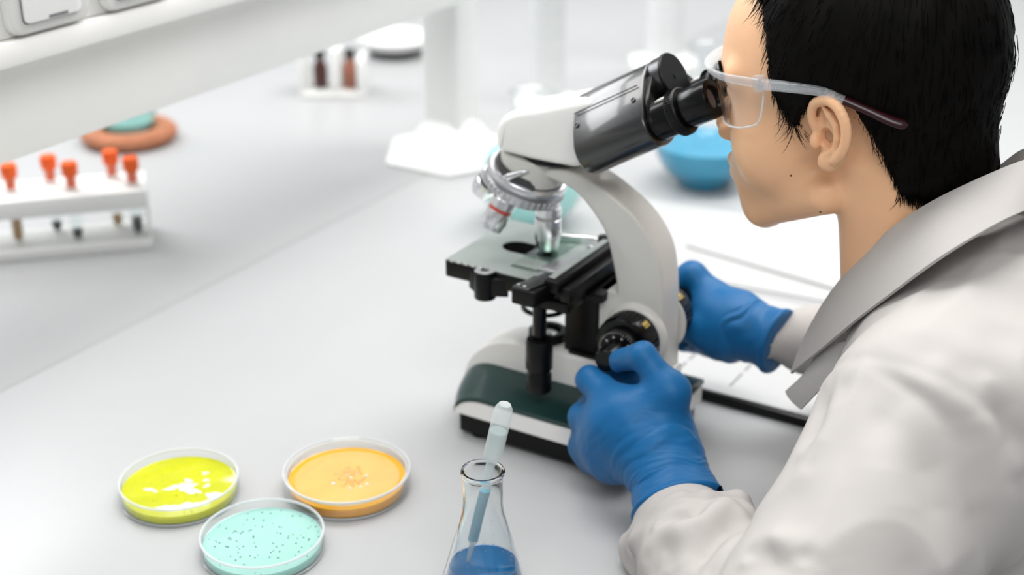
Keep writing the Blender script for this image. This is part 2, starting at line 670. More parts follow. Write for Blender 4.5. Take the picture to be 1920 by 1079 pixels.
def test_tube(s, n, label, content, fill, top=None):
    ca, sa = math.cos(e_ang), math.sin(e_ang)
    x, y = -1.1226 + s * ca - n * sa, 1.0748 + s * sa + n * ca
    t = thing('test_tube', label, 'test tube', (x, y, 0.0132), group='stoppered test tubes in the white rack')
    R, Ht = 0.0066, 0.076
    p = [(0, 0), (R * 0.6, 0.0012), (R * 0.92, 0.004), (R, 0.0075), (R, Ht), (R - 0.0008, Ht), (R - 0.0008, 0.0075), (R * 0.5, 0.0022), (0, 0.0012)]
    from_bm('glass', lathe(p, 20), clear, t)
    if content:
        from_bm('sample', lathe([(0, 0.0014), (R * 0.5, 0.0024), (R - 0.001, 0.008), (R - 0.001, fill), (0, fill)], 20), content, t)
    if top:
        from_bm('sample_layer', lathe([(0, fill + 0.02), (R - 0.001, fill + 0.02), (R - 0.001, fill + 0.03), (0, fill + 0.03)], 20), top, t)
    from_bm('stopper', lathe([(0, Ht - 0.012), (R - 0.001, Ht - 0.012), (R - 0.001, Ht), (0.0078, Ht + 0.0004), (0.0088, Ht + 0.003), (0.0092, Ht + 0.013),
                              (0.0082, Ht + 0.016), (0.0, Ht + 0.0165)], 24), orange_cap, t)
    return t


test_tube(-0.015, 0.02, 'orange-stoppered test tube nearest the right end of the white rack', dark_steel, 0.02, amber)
test_tube(-0.037, 0.05, 'orange-stoppered test tube with two pale brown layers, second from the rack end', amber, 0.014, amber)
test_tube(-0.081, 0.02, 'orange-stoppered test tube with black bottom at the front of the middle pair', dark_sample, 0.012)
test_tube(-0.1045, 0.05, 'orange-stoppered test tube with black bottom at the back of the middle pair', dark_sample, 0.012)
test_tube(-0.146, 0.03, 'orange-stoppered test tube with tall tan contents at the photo edge', amber, 0.05)

# ---- cork ring with a small round flask bottom
ck = thing('cork_ring', 'brown cork ring lying on the bench behind the tube rack', 'cork ring', (-1.434, 1.352, 0))
from_bm('ring', lathe([(0.032 + 0.0 + 0.017 + 0.017 * math.cos(a), 0.012 + 0.012 * math.sin(a)) for a in [2 * PI * i / 16 for i in range(16)]], 48, closed=True), cork_m, ck)
rf = thing('round_flask', 'small clear round flask resting in the brown cork ring', 'flask', (-1.434, 1.352, 0.0))
from_bm('bulb', lathe([(0, 0.004)] + [(0.04 * math.sin(a), 0.044 - 0.04 * math.cos(a)) for a in [0.3 + 2.45 * i / 16 for i in range(17)]] + [(0.014, 0.10), (0.016, 0.104), (0.0135, 0.104)], 40), glass('teal_glass', (214, 236, 234), (130, 160, 160)), rf)
from_bm('liquid', lathe([(0, 0.006)] + [(0.038 * math.sin(a), 0.044 - 0.038 * math.cos(a)) for a in [0.3 + 0.9 * i / 8 for i in range(9)]] + [(0, 0.044 - 0.038 * math.cos(1.2))], 40), frosted('pale_green_water', (200, 225, 222), 0.6, 0.1), rf)

# ---- white stand with two brown bottles
st = thing('bottle_stand', 'small white stand holding two brown bottles under the duct', 'stand', (-1.335, 1.69, 0), (0, 0, math.radians(30)))
from_bm('base', rbox((-0.05, -0.035, 0), (0.05, 0.035, 0.008), 0.002, 2), plastic_w, st)
from_bm('side', rbox((0.0, -0.033, 0.0085), (0.012, 0.033, 0.075), 0.002, 2), plastic_w, st)
from_bm('side', rbox((0.038, -0.033, 0.0085), (0.05, 0.033, 0.06), 0.002, 2), plastic_w, st)
from_bm('side', rbox((-0.05, -0.033, 0.0085), (-0.042, 0.033, 0.075), 0.002, 2), plastic_w, st)
for sx, lab, mm_ in ((-0.021, 'dark brown bottle with black cap in the left bay of the stand', brown_glass), (0.025, 'reddish tan bottle in the right bay of the stand', mat('tan_glass', (160, 104, 84), 0.2))):
    ca, sa = math.cos(math.radians(30)), math.sin(math.radians(30))
    bt = thing('small_bottle', lab, 'bottle', (-1.335 + sx * ca, 1.69 + sx * sa, 0.0085), group='bottles in the white stand')
    from_bm('body', lathe([(0, 0), (0.0105, 0), (0.0115, 0.002), (0.0115, 0.034), (0.006, 0.043), (0.006, 0.05), (0, 0.05)], 24), mm_, bt)
    from_bm('cap', lathe([(0, 0.0475), (0.008, 0.0475), (0.008, 0.059), (0.007, 0.06), (0, 0.06)], 24), bottle_black, bt)

# ---- white oval dish far back, dark ring put in for the shade under it
dsh = thing('evaporating_dish', 'shallow white round dish far back on the bench beside the post', 'dish', (-1.39, 1.93, 0))
from_bm('bowl', lathe([(0, 0.012), (0.03, 0.012), (0.032, 0.0), (0.036, 0.0), (0.036, 0.012), (0.055, 0.016), (0.066, 0.03), (0.064, 0.031), (0.052, 0.019), (0, 0.015)], 48), plastic_w, dsh)
from_bm('shade_ring', ring((0, 0, 0.0), (0, 0, 1), 0.0365, 0.045, 0.011, 40), dark_steel, dsh)

# ---- plastic measuring cylinders further back


def cylinder(x, y, r, h, label, foot_n=6):
    t = thing('measuring_cylinder', label, 'cylinder', (x, y, 0), group='measuring cylinders at the back of the bench')
    from_bm('foot', lathe([(0, 0), (r * 2.1, 0), (r * 2.1, 0.008), (r * 1.5, 0.014), (r * 1.05, 0.018), (0, 0.018)], foot_n), plastic_w, t)
    from_bm('tube', lathe([(r, 0.018), (r, h), (r * 1.12, h + 0.004), (r * 1.04, h + 0.004), (r * 0.92, h), (r * 0.92, 0.0185)], 36), cyl_plastic, t)
    for i in range(1, 9):
        from_bm('graduation', ring((0, 0, 0.03 + (h - 0.05) * i / 9), (0, 0, 1), r * 1.0, r * 1.004, 0.0012, 24, 0.0001), plastic_g, t)


cylinder(-1.02, 1.80, 0.026, 0.36, 'tall white plastic cylinder just behind the duct post')
cylinder(-0.97, 2.10, 0.03, 0.40, 'tall cloudy cylinder behind the microscope head, middle of three')
cylinder(-0.80, 2.32, 0.03, 0.42, 'tall cloudy cylinder farthest to the right behind the eyepieces')

# ---- pale teal round flask behind the nosepiece, cyan flask behind the eyepiece


def florence(x, y, r, label, liq, level, neck_h, squash=0.92, name='round_flask'):
    t = thing(name, label, 'flask', (x, y, 0), group='round flasks of coloured liquid')
    cz = r * squash
    pr = [(0, 0.0), (r * 0.5, 0.0)]
    for i in range(15):
        a = 0.55 + (2.75 - 0.55) * i / 14
        pr.append((r * math.sin(a), cz - cz * math.cos(a) * 1.0))
    rn = r * math.sin(2.75)
    zt = cz - cz * math.cos(2.75)
    pr += [(rn * 0.98, zt + 0.012), (rn * 0.98, zt + neck_h), (rn * 1.18, zt + neck_h + 0.004), (rn * 0.9, zt + neck_h + 0.004)]
    from_bm('bulb', lathe(pr, 56), clear, t)
    lq = [(0, 0.0025), (r * 0.48, 0.0025)]
    for i in range(24):
        a = 0.6 + (2.7 - 0.6) * i / 23
        z = cz - cz * math.cos(a)
        if z > level:
            break
        lq.append((r * math.sin(a) * 0.965, max(z, 0.003)))
    lq.append((lq[-1][0], level))
    lq.append((0, level))
    from_bm('liquid', lathe(lq, 56), liq, t)
    return t


florence(-0.792, 1.364, 0.062, 'round flask of pale teal liquid behind the microscope nosepiece', teal_liquid, 0.088, 0.05)
florence(-0.676, 1.600, 0.066, 'round flask of bright cyan liquid seen beyond the eyepiece', cyan_liquid, 0.056, 0.06)

# ---- clipboard with paper, loose sheets
cb = thing('clipboard', 'black clipboard lying on the bench right of the microscope base', 'clipboard', (-0.43, 1.178, 0))
from_bm('board', rbox((-0.16, -0.113, 0), (0.16, 0.113, 0.009), 0.002, 2), black_gloss, cb)
from_bm('clip', prism(round_poly([(-0.158, -0.04), (-0.135, -0.04), (-0.135, 0.04), (-0.158, 0.04)], 0.006), 0.0095, 0.017, 'xy', 0.002), dark_steel, cb)
pp = thing('paper_sheet', 'printed white paper sheet on the black clipboard', 'paper', (-0.428, 1.176, 0.0094))
from_bm('sheet', rbox((-0.15, -0.106, 0), (0.15, 0.111, 0.0012)), paper_m, pp)
for i in range(14):
    x0 = -0.12 + i * 0.018
    y = -0.09
    while y < 0.08:
        L_ = random.uniform(0.008, 0.03)
        if random.random() < 0.8:
            from_bm('text_mark', rbox((x0, y, 0.0012), (x0 + 0.0022, min(y + L_, 0.095), 0.00125)), ink_grey, pp) if i % 3 == 1 else None
        y += L_ + 0.006
for (x, y, a, lab) in ((-0.56, 1.42, 6, 'blank white paper sheet beyond the clipboard, nearest the cyan flask'), (-0.44, 1.47, -9, 'blank white paper sheet under the chin line of the person')):
    tag(from_bm('paper_sheet', rbox((-0.148, -0.105, 0), (0.148, 0.105, 0.0015 if a > 0 else 0.003)), paper_m, None, loc=(x, y, 0.0 if a > 0 else 0.0016)), lab, 'paper', 'loose sheets').rotation_euler = (0, 0, math.radians(a))
# ================================================================== MICROSCOPE
# local millimetres: x = towards the person, y = away from the camera, z = up; origin on the bench below the objective
MX, MY = -0.5432, 0.962
mic = thing('microscope', 'white binocular compound microscope with black stage and dark green base', 'microscope', (MX, MY, 0))
mm = 0.001


def MP(name, bm, m, parent=mic, angle=40):
    return from_bm(name, bm, m, parent, True, None, angle)


def S_(pts):
    return [(a * mm, b * mm) for a, b in pts]


# ---- base: black skirt, white body, green step panels, white centre hump
def base_outline(x_front_mid, x_front_edge, x_back, hw, n=10, rb=8):
    """plan outline with bowed front"""
    pts = []
    for i in range(n + 1):
        t = -1 + 2 * i / n
        pts.append((x_front_edge + (x_front_mid - x_front_edge) * (1 - t * t), -t * hw))
    # from y=+hw .. -hw along the front, then the back corners
    pts += [(x_back - rb, -hw), (x_back - rb * 0.3, -hw + rb * 0.3), (x_back, -hw + rb), (x_back, hw - rb), (x_back - rb * 0.3, hw - rb * 0.3), (x_back - rb, hw)]
    return pts


def grid_shell(name, m, x0f, x1, y0, y1, zf, zb, nx=40, ny=10, parent=mic):
    """a block whose top follows zf(u, y) and bottom zb; front edge x0f(y)"""
    v, f = [], []
    for k in (0, 1):
        for i in range(nx + 1):
            for j in range(ny + 1):
                y = y0 + (y1 - y0) * j / ny
                u = i / nx
                u = u ** 1.6
                x = x0f(y) + (x1 - x0f(y)) * u
                z = zf(x - x0f(y), y) if k else zb(x - x0f(y), y)
                v.append((x * mm, y * mm, z * mm))
    N = (nx + 1) * (ny + 1)

    def id_(k, i, j):
        return k * N + i * (ny + 1) + j
    for i in range(nx):
        for j in range(ny):
            f.append((id_(1, i, j), id_(1, i + 1, j), id_(1, i + 1, j + 1), id_(1, i, j + 1)))
            f.append((id_(0, i, j), id_(0, i, j + 1), id_(0, i + 1, j + 1), id_(0, i + 1, j)))
    for i in range(nx):
        f.append((id_(0, i, 0), id_(0, i + 1, 0), id_(1, i + 1, 0), id_(1, i, 0)))
        f.append((id_(0, i, ny), id_(1, i, ny), id_(1, i + 1, ny), id_(0, i + 1, ny)))
    for j in range(ny):
        f.append((id_(0, 0, j), id_(1, 0, j), id_(1, 0, j + 1), id_(0, 0, j + 1)))
        f.append((id_(0, nx, j), id_(0, nx, j + 1), id_(1, nx, j + 1), id_(1, nx, j)))
    return from_data(name, v, f, m, parent, True, None, 35)


def bow(y, mid=-74, edge=-53, hw=64):
    t = max(-1, min(1, y / hw))
    return edge + (mid - edge) * (1 - t * t)


def water(s, z0, z1, L):
    """waterfall curve: rises from z0 at the front edge to z1 over length L"""
    t = max(0, min(1, s / L))
    return z0 + (z1 - z0) * math.sqrt(max(0, 1 - (1 - t) ** 2.2))


skirt = prism(S_(base_outline(-70, -50, 118, 62)), 5 * mm, 23 * mm, 'xy', 0.0015)
MP('base_skirt', skirt, black_paint)
for fx, fy in ((-36, -50), (92, -50), (-36, 50), (92, 50)):
    MP('rubber_foot', cyl((fx * mm, fy * mm, 0), (0, 0, 1), 0.009, 0.0052, 0.0008, 24), black_gloss)
# white body of the base
grid_shell('base_body', white_paint, lambda y: bow(y, -73, -52.5), 120, -64, 64,
           lambda s, y: water(s, 24, 39.5, 30) if True else 0, lambda s, y: 23, 44, 16)
# green panels either side of the hump
for sgn in (-1, 1):
    ya, yb = (-65.2, -19) if sgn < 0 else (19, 65.2)
    grid_shell('green_panel', green_vinyl, lambda y: bow(y, -75, -54.5), 121, ya, yb,
               lambda s, y: water(s, 25.5, 43 + 9 * max(0, (64 - abs(y)) / 45) ** 0.8, 34) + (0.8 if s > 3 else 0.2 * s),
               lambda s, y: water(s, 22.5, 39.6, 32), 48, 12)
# white centre hump
grid_shell('base_hump', white_paint, lambda y: bow(y, -75, -54.5), 119, -19.5, 19.5,
           lambda s, y: water(s, 26, 81 - 3.0 * (abs(y) / 19.5) ** 6, 62), lambda s, y: 23.5, 44, 14)
# field lens on the hump
MP('lamp_collar', ring((0.001, 0, 0.0785), (0, 0, 1), 0.012, 0.0165, 0.011), black_paint)
MP('field_lens', lathe([(0, 0.0875), (0.006, 0.0868), (0.0118, 0.084), (0.0118, 0.0785), (0, 0.0785)], 32, axis_o=(0.001, 0, 0)), mat('lens_glass', (226, 232, 230), 0.08, spec=0.8, coat=1.0))

# ---- arm
outer = [(25, 243), (42, 240), (56, 235), (79, 222), (92.5, 211), (103, 198), (110, 183), (114, 160), (116, 130), (117.5, 90), (118, 60), (118.5, 44)]
inner = [(58, 44), (58, 60), (58, 100), (58, 146), (74, 146), (72, 160), (67.5, 178), (64, 190), (58, 202), (47, 215), (38, 223), (27, 229), (8, 233), (-14, 235), (-22, 243)]
def smooth2(p, n=5):
    return [(a[0], a[1]) for a in spline(p, n)]
armp = S_(smooth2(outer) + inner[:5] + smooth2(inner[4:])[1:])
MP('arm', prism(armp, -17 * mm, 17 * mm, 'xz', 0.0035, 4), off_white, angle=50)
MP('arm_seam', prism(S_([(56.5, 60), (58.2, 60), (58.2, 145), (56.5, 145)]), -12 * mm, 12 * mm, 'xz'), plastic_g)

# ---- nosepiece holder, head
MP('nosepiece_holder', lathe([(0, 0), (0.026, 0), (0.0275, 0.002), (0.0275, 0.024), (0, 0.024)], 48, axis_o=(-0.016, 0, 0.224), axis_d=(0.12, 0, 1)), off_white)
hp = round_poly([(-34, 252), (-35.5, 271), (-28, 282.5), (-14, 289), (3, 293.5), (34, 304), (50, 309), (64, 295), (58, 268), (50, 258), (40, 250), (0, 249.5)], 5, 3)
hd = prism(S_(hp), -27 * mm, 27 * mm, 'xz', 0.006, 4)
MP('head', hd, white_paint, angle=60)
MP('head_collar', ring((0.004, 0, 0.2455), (0, 0, 1), 0.015, 0.0245, 0.005), black_gloss)

# ---- revolving nosepiece, tilted 20 degrees, four objectives
al = math.radians(20)
apex = Vector((0, 0, 0.281))
axd = Vector((-math.sin(al), 0, -math.cos(al)))
disc_c = apex + axd * 0.060
MP('turret_ring', lathe([(0.020, -0.006), (0.033, -0.006), (0.0345, -0.004), (0.0345, -0.0015), (0.033, 0.0), (0.020, 0.0)], 64, axis_o=disc_c, axis_d=axd, closed=True), chrome)
tb = lathe([(0.0, 0.0), (0.031, 0.0), (0.0315, 0.002), (0.030, 0.003), (0.0335, 0.0045), (0.0335, 0.0115), (0.031, 0.0135), (0.012, 0.0175), (0, 0.0185)], 72, axis_o=disc_c, axis_d=axd)
tur = MP('turret', tb, steel)
kn = bmesh.new()
q = Vector((0, 0, 1)).rotation_difference(axd)
for i in range(40):
    a = 2 * PI * i / 40
    c_ = disc_c + q @ Vector((0.0335 * math.cos(a), 0.0335 * math.sin(a), 0.008))
    b_ = rbox((-0.0011, -0.0011, -0.0032), (0.0011, 0.0011, 0.0032), 0.0005, 1)
    b_.transform(Matrix.Translation(c_) @ (q.to_matrix().to_4x4()) @ Matrix.Rotation(a, 4, 'Z'))
    merge(kn, b_)
ko = MP('knurling', kn, steel, parent=tur)
MP('upper_mount', lathe([(0.024, -0.012), (0.0285, -0.012), (0.030, -0.006), (0.024, -0.006)], 56, axis_o=disc_c, axis_d=axd, closed=True), dark_steel)
# click lever seen on the ring
MP('index_lever', tube(spline([(-0.030, -0.024, 0.2265), (-0.022, -0.0285, 0.232), (-0.010, -0.0275, 0.2375), (-0.004, -0.0255, 0.2395)], 4), [0.0036] * 3 + [0.0032] * 3 + [0.0024] * 4 + [0.0018] * 3, 12), steel)

# two tangent vectors around the revolver axis
t1 = (Vector((0, 0, -1)) - axd * Vector((0, 0, -1)).dot(axd)).normalized()   # towards the active objective
t2 = axd.cross(t1).normalized()


def objective(phi, length, r, band, tip, clearish=False):
    d = (axd * math.cos(al) + (t1 * math.cos(phi) + t2 * math.sin(phi)) * math.sin(al)).normalized()
    o0 = apex + d * 0.0745
    pr = [(0, 0), (r * 0.86, 0), (r * 0.86, 0.004), (r, 0.0045), (r, 0.011), (r * 0.93, 0.0115), (r * 0.93, 0.0145), (r, 0.015), (r, length * 0.78), (r * 0.93, length * 0.82), (r * 0.9, length * 0.9), (r * tip, length), (0, length)]
    o = MP('objective', lathe(pr, 40, axis_o=o0, axis_d=d), chrome)
    from_bm('colour_band', ring(o0 + d * 0.0117, d, r * 0.9, r * 0.945, 0.0026, 40, 0.0002), band, o)
    from_bm('front_lens', lathe([(0, length), (r * tip * 0.5, length), (r * tip * 0.5, length + 0.0006), (0, length + 0.0006)], 24, axis_o=o0, axis_d=d), black_gloss, o)
    return o


objective(0.0, 0.0415, 0.0112, mat('grey_band', (150, 150, 150), 0.4), 0.8)
objective(PI / 2, 0.031, 0.0105, mat('red_band', (176, 60, 44), 0.4), 0.86)
objective(PI, 0.028, 0.0112, black_gloss, 0.8)
objective(-PI / 2, 0.030, 0.0105, mat('yellow_band', (190, 160, 60), 0.4), 0.8)

# ---- stage
sx0, sx1, sy0, sy1, sz = -66.5, 52, -58, 50, 160
so = round_poly([(sx0, sy0), (sx1, sy0), (sx1, sy1), (sx0, sy1)], 5, 4)
stage_bm = prism(S_(so), (sz - 14) * mm, sz * mm, 'xy', 0.001, 2)
stage = MP('stage', stage_bm, black_paint)
# grey top plate with an oblong light opening: ring of quads between outline and hole
def hole_xy(n):
    out = []
    for i in range(n):
        a = 2 * PI * i / n
        cx = -22 + 12 if math.cos(a) > 0 else -22 - 2
        out.append((cx + 15 * math.cos(a), -2 + 13 * math.sin(a)))
    return out


def plate_with_hole(x0, x1, y0, y1, hx, z0, z1):
    n = len(hx)
    cx = sum(p[0] for p in hx) / n
    cy = sum(p[1] for p in hx) / n
    outp = []
    for (hx_, hy_) in hx:
        dx, dy = hx_ - cx, hy_ - cy
        k = min(((x1 - cx) / dx if dx > 1e-9 else 1e9), ((x0 - cx) / dx if dx < -1e-9 else 1e9), ((y1 - cy) / dy if dy > 1e-9 else 1e9), ((y0 - cy) / dy if dy < -1e-9 else 1e9))
        outp.append((cx + dx * k, cy + dy * k))
    v = [(a * mm, b * mm, z1 * mm) for a, b in hx] + [(a * mm, b * mm, z1 * mm) for a, b in outp]
    v += [(a * mm, b * mm, z0 * mm) for a, b in hx] + [(a * mm, b * mm, z0 * mm) for a, b in outp]
    f = []
    for i in range(n):
        j = (i + 1) % n
        f += [(i, j, n + j, n + i), (2 * n + j, 2 * n + i, 3 * n + i, 3 * n + j), (i, 2 * n + i, 2 * n + j, j), (n + i, n + j, 3 * n + j, 3 * n + i)]
    return v, f


hx = [(-22 + (9 if math.cos(2 * PI * (i + .5) / 64) > 0 else -4) + 15 * math.cos(2 * PI * (i + .5) / 64), -3 + 12 * math.sin(2 * PI * (i + .5) / 64)) for i in range(64)]
# corners of the plate are supplied by extra rays towards them
hx_c = sum(p[0] for p in hx) / 64
v, f = plate_with_hole(sx0 + 1, sx1 - 1, sy0 + 1, sy1 - 1, hx, sz - 0.2, sz + 0.9)
plate = from_data('stage_plate', v, f, grey_plate, mic, True, None, 30)
from_bm('light_opening', prism(S_(hx), (sz + 0.0) * mm, (sz + 0.15) * mm, 'xy'), mat('opening_black', (4, 4, 4), 0.9, spec=0.05), plate)
MP('stage_boss', cyl((-25 * mm, -59 * mm, (sz - 24) * mm), (0, 0, 1), 0.0092, 0.0245, 0.0012, 32), black_paint)
MP('stage_boss_fillet', prism(S_([(-42, -57), (-33, -63), (-17, -63), (-4, -57)]), (sz - 20) * mm, (sz - 4) * mm, 'xy', 0.001), black_paint)
MP('boss_cap', ring((-25 * mm, -59 * mm, sz * mm), (0, 0, 1), 0.004, 0.0088, 0.0012, 32), steel)
for i in range(5):
    MP('edge_notch', rbox(((-60 + 7 * i) * mm, -58.5 * mm, sz * mm), ((-57 + 7 * i) * mm, -55.5 * mm, (sz + 1.6) * mm), 0.0004, 1), steel)

# mechanical stage: rail along y, slide holder, drive block
MP('mechanical_rail', rbox((34 * mm, -66 * mm, 158 * mm), (47 * mm, 58 * mm, 168 * mm), 0.0012, 2), black_paint)
rt = MP('rail_scale', rbox((35 * mm, -60 * mm, 168 * mm), (41 * mm, 54 * mm, 168.7 * mm), 0.0002, 1), grey_plate)
for i in range(23):
    from_bm('scale_mark', rbox((36 * mm, (-56 + 4.6 * i) * mm, 168.7 * mm), ((40 if i % 5 == 0 else 38.5) * mm, (-55.4 + 4.6 * i) * mm, 168.9 * mm)), ink_white, rt)
MP('rail_step', rbox((47 * mm, -62 * mm, 150 * mm), (56 * mm, 56 * mm, 162 * mm), 0.0012, 2), black_paint)
db = MP('drive_block', prism(S_(round_poly([(14, -84), (36, -84), (40, -52), (18, -52)], 3)), 150 * mm, 163.5 * mm, 'xy', 0.0012), black_paint)
MP('drive_plate', prism(S_(round_poly([(15, -83), (30, -83), (40, -46), (25, -46)], 2)), 163.5 * mm, 165.2 * mm, 'xy', 0.0005), dark_steel)
for (a, b) in ((19, -79), (25, -80)):
    MP('plate_screw', cyl((a * mm, b * mm, 165.0 * mm), (0, 0, 1), 0.0016, 0.0011, 0.0003, 16), chrome)
MP('stage_bracket', rbox((8 * mm, -62 * mm, 140 * mm), (54 * mm, -30 * mm, 149 * mm), 0.002, 2), black_paint)
MP('slide_clamp', prism(S_(round_poly([(12, -38), (34, -38), (34, 40), (27, 40), (27, 4), (14, -30)], 1.5)), 160.9 * mm, 163.4 * mm, 'xy', 0.0005), steel)
MP('clamp_arm', tube(spline([(33 * mm, 38 * mm, 164 * mm), (20 * mm, 37 * mm, 165 * mm), (0, 30 * mm, 165 * mm), (-12 * mm, 25 * mm, 164.5 * mm)], 6), 0.0019, 12), chrome)
MP('clamp_knob', lathe([(0, 0), (0.003, 0), (0.0036, 0.0015), (0.003, 0.004), (0, 0.0046)], 20, axis_o=(-13 * mm, 24.5 * mm, 161.5 * mm)), chrome)
MP('clamp_pivot', cyl((34 * mm, 38 * mm, 160.5 * mm), (0, 0, 1), 0.006, 0.009, 0.001, 28), black_gloss)
for k, (a, b) in enumerate(((30, 20), (31, 28), (38, 18), (37, 27))):
    MP('clamp_screw', cyl((a * mm, b * mm, 163.3 * mm), (0, 0, 1), 0.0027, 0.003, 0.0006, 20), chrome)
# coaxial drive hanging from the stage
dx, dy = 25.5, -57
MP('drive_rod', cyl((dx * mm, dy * mm, 104 * mm), (0, 0, 1), 0.0058, 0.05, 0.0004, 28), black_gloss)
MP('drive_knob', lathe([(0, 0), (0.0102, 0), (0.0112, 0.0012), (0.0112, 0.025), (0.0104, 0.027), (0.0066, 0.0275), (0, 0.0275)], 40, axis_o=(dx * mm, dy * mm, 83 * mm)), black_paint)
MP('drive_knob', lathe([(0, 0), (0.0094, 0), (0.0106, 0.0015), (0.0106, 0.015), (0.0092, 0.017), (0.0092, 0.0198), (0, 0.0198)], 40, axis_o=(dx * mm, dy * mm, 63 * mm)), black_paint)

# ---- condenser below the stage
MP('condenser', lathe([(0.012, 0.0), (0.019, 0.0), (0.021, 0.002), (0.021, 0.005), (0.0165, 0.006), (0.0165, 0.03), (0.012, 0.03)], 48, axis_o=(0.0, 0, 0.116), closed=True), black_gloss)
MP('filter_ring', ring((-0.002, 0, 0.1085), (0, 0, 1), 0.0165, 0.0205, 0.0028), black_gloss)
MP('condenser_arm', rbox((14 * mm, -9 * mm, 117 * mm), (30 * mm, 9 * mm, 128 * mm), 0.001, 2), black_paint)
MP('aperture_lever', prism(S_([(16, -28), (19, -29), (33, -20), (31, -17)]), 127 * mm, 130 * mm, 'xy', 0.0008), off_white)
# focusing bracket (black column in front of the arm)
MP('focus_bracket', rbox((24 * mm, -13 * mm, 81.5 * mm), (56 * mm, 13 * mm, 146 * mm), 0.002, 2), black_paint)
MP('bracket_foot', rbox((30 * mm, -16 * mm, 79.5 * mm), (57 * mm, 16 * mm, 84 * mm), 0.001, 2), black_paint)
MP('stage_carrier', rbox((30 * mm, -26 * mm, 138 * mm), (66 * mm, 26 * mm, 146 * mm), 0.0015, 2), black_paint)

# ---- focus knobs both sides
kx, kz = 93.5, 114


def knob_side(s):
    d = Vector((0, s, 0))
    y0 = 17 * s
    MP('knob_collar', lathe([(0, 0), (0.0285, 0), (0.027, 0.004), (0.0245, 0.006), (0, 0.006)], 48, axis_o=(kx * mm, y0 * mm, kz * mm), axis_d=d), off_white)
    ck_ = MP('coarse_knob', lathe([(0, 0), (0.0232, 0), (0.0242, 0.001), (0.0242, 0.018), (0.0228, 0.0205), (0.019, 0.021), (0, 0.021)], 56, axis_o=(kx * mm, (y0 + 5.5 * s) * mm, kz * mm), axis_d=d), black_gloss)
    for i in range(36):
        a = 2 * PI * i / 36
        b = rbox((-0.0006, -0.0006, 0), (0.0006, 0.0006, 0.013), 0.0002, 1)
        b.transform(Matrix.Translation((kx * mm + 0.0241 * math.cos(a), (y0 + 7.5 * s) * mm, kz * mm + 0.0241 * math.sin(a))) @ Matrix.Rotation(-s * PI / 2, 4, 'X'))
        from_bm('grip_rib', b, dark_steel if i % 6 == 0 else black_paint, ck_)
    a = math.radians(52)
    b = rbox((-0.0026, -0.0004, 0.003), (0.0026, 0.0004, 0.011), 0.0002, 1)
    b.transform(Matrix.Translation((kx * mm + 0.0242 * math.cos(a), (y0 + 7.5 * s) * mm, kz * mm + 0.0242 * math.sin(a))) @ Matrix.Rotation(a - PI / 2, 4, 'Y').inverted() @ Matrix.Rotation(-s * PI / 2, 4, 'X'))
    from_bm('maker_plate', b, gold_mark, ck_)
    yf = y0 + 26 * s
    fk = MP('fine_knob', lathe([(0, 0), (0.0172, 0), (0.0178, 0.001), (0.0178, 0.0065), (0.0165, 0.008), (0.0135, 0.0083), (0, 0.0083)], 56, axis_o=(kx * mm, yf * mm, kz * mm), axis_d=d), black_paint)
    for i in range(40):
        a = 2 * PI * i / 40
        r0, r1 = (0.0150, 0.0164) if i % 4 else (0.0143, 0.0164)
        b = rbox((r0, -0.00018, -0.0001), (r1, 0.00018, 0.0001))
        b.transform(Matrix.Translation((kx * mm, (yf + 8.35 * s) * mm, kz * mm)) @ Matrix.Rotation(-a, 4, 'Y') @ Matrix.Rotation(PI / 2, 4, 'X'))
        from_bm('dial_line', b, ink_white, fk)
    for i in range(10):
        a = 2 * PI * i / 10
        b = lathe([(0.0, 0), (0.0009, 0), (0.0009, 0.0001), (0, 0.0001)], 10, axis_o=(kx * mm + 0.0118 * math.cos(a), (yf + 8.3 * s) * mm, kz * mm + 0.0118 * math.sin(a)), axis_d=d)
        from_bm('dial_dot', b, ink_white, fk)
    MP('fine_knob_hub', lathe([(0, 0), (0.0098, 0), (0.0098, 0.019), (0.0088, 0.0212), (0, 0.0216)], 36, axis_o=(kx * mm, (yf + 8.2 * s) * mm, kz * mm), axis_d=d), black_gloss)


knob_side(-1)
knob_side(1)

# ---- binocular tube: axis inclined 30 degrees; a along the axis, b across (up), y lateral
ca30, sa30 = math.cos(math.radians(30)), math.sin(math.radians(30))


def AB(y, b, a):
    return ((a * ca30 - b * sa30) * mm, y * mm, (a * sa30 + b * ca30) * mm)


def abprism(poly, a0, a1, bev=1.5, seg=3):
    return prism(poly, a0, a1, fn=lambda u, v, w: AB(u, v, w), bev=bev * mm, seg=seg)


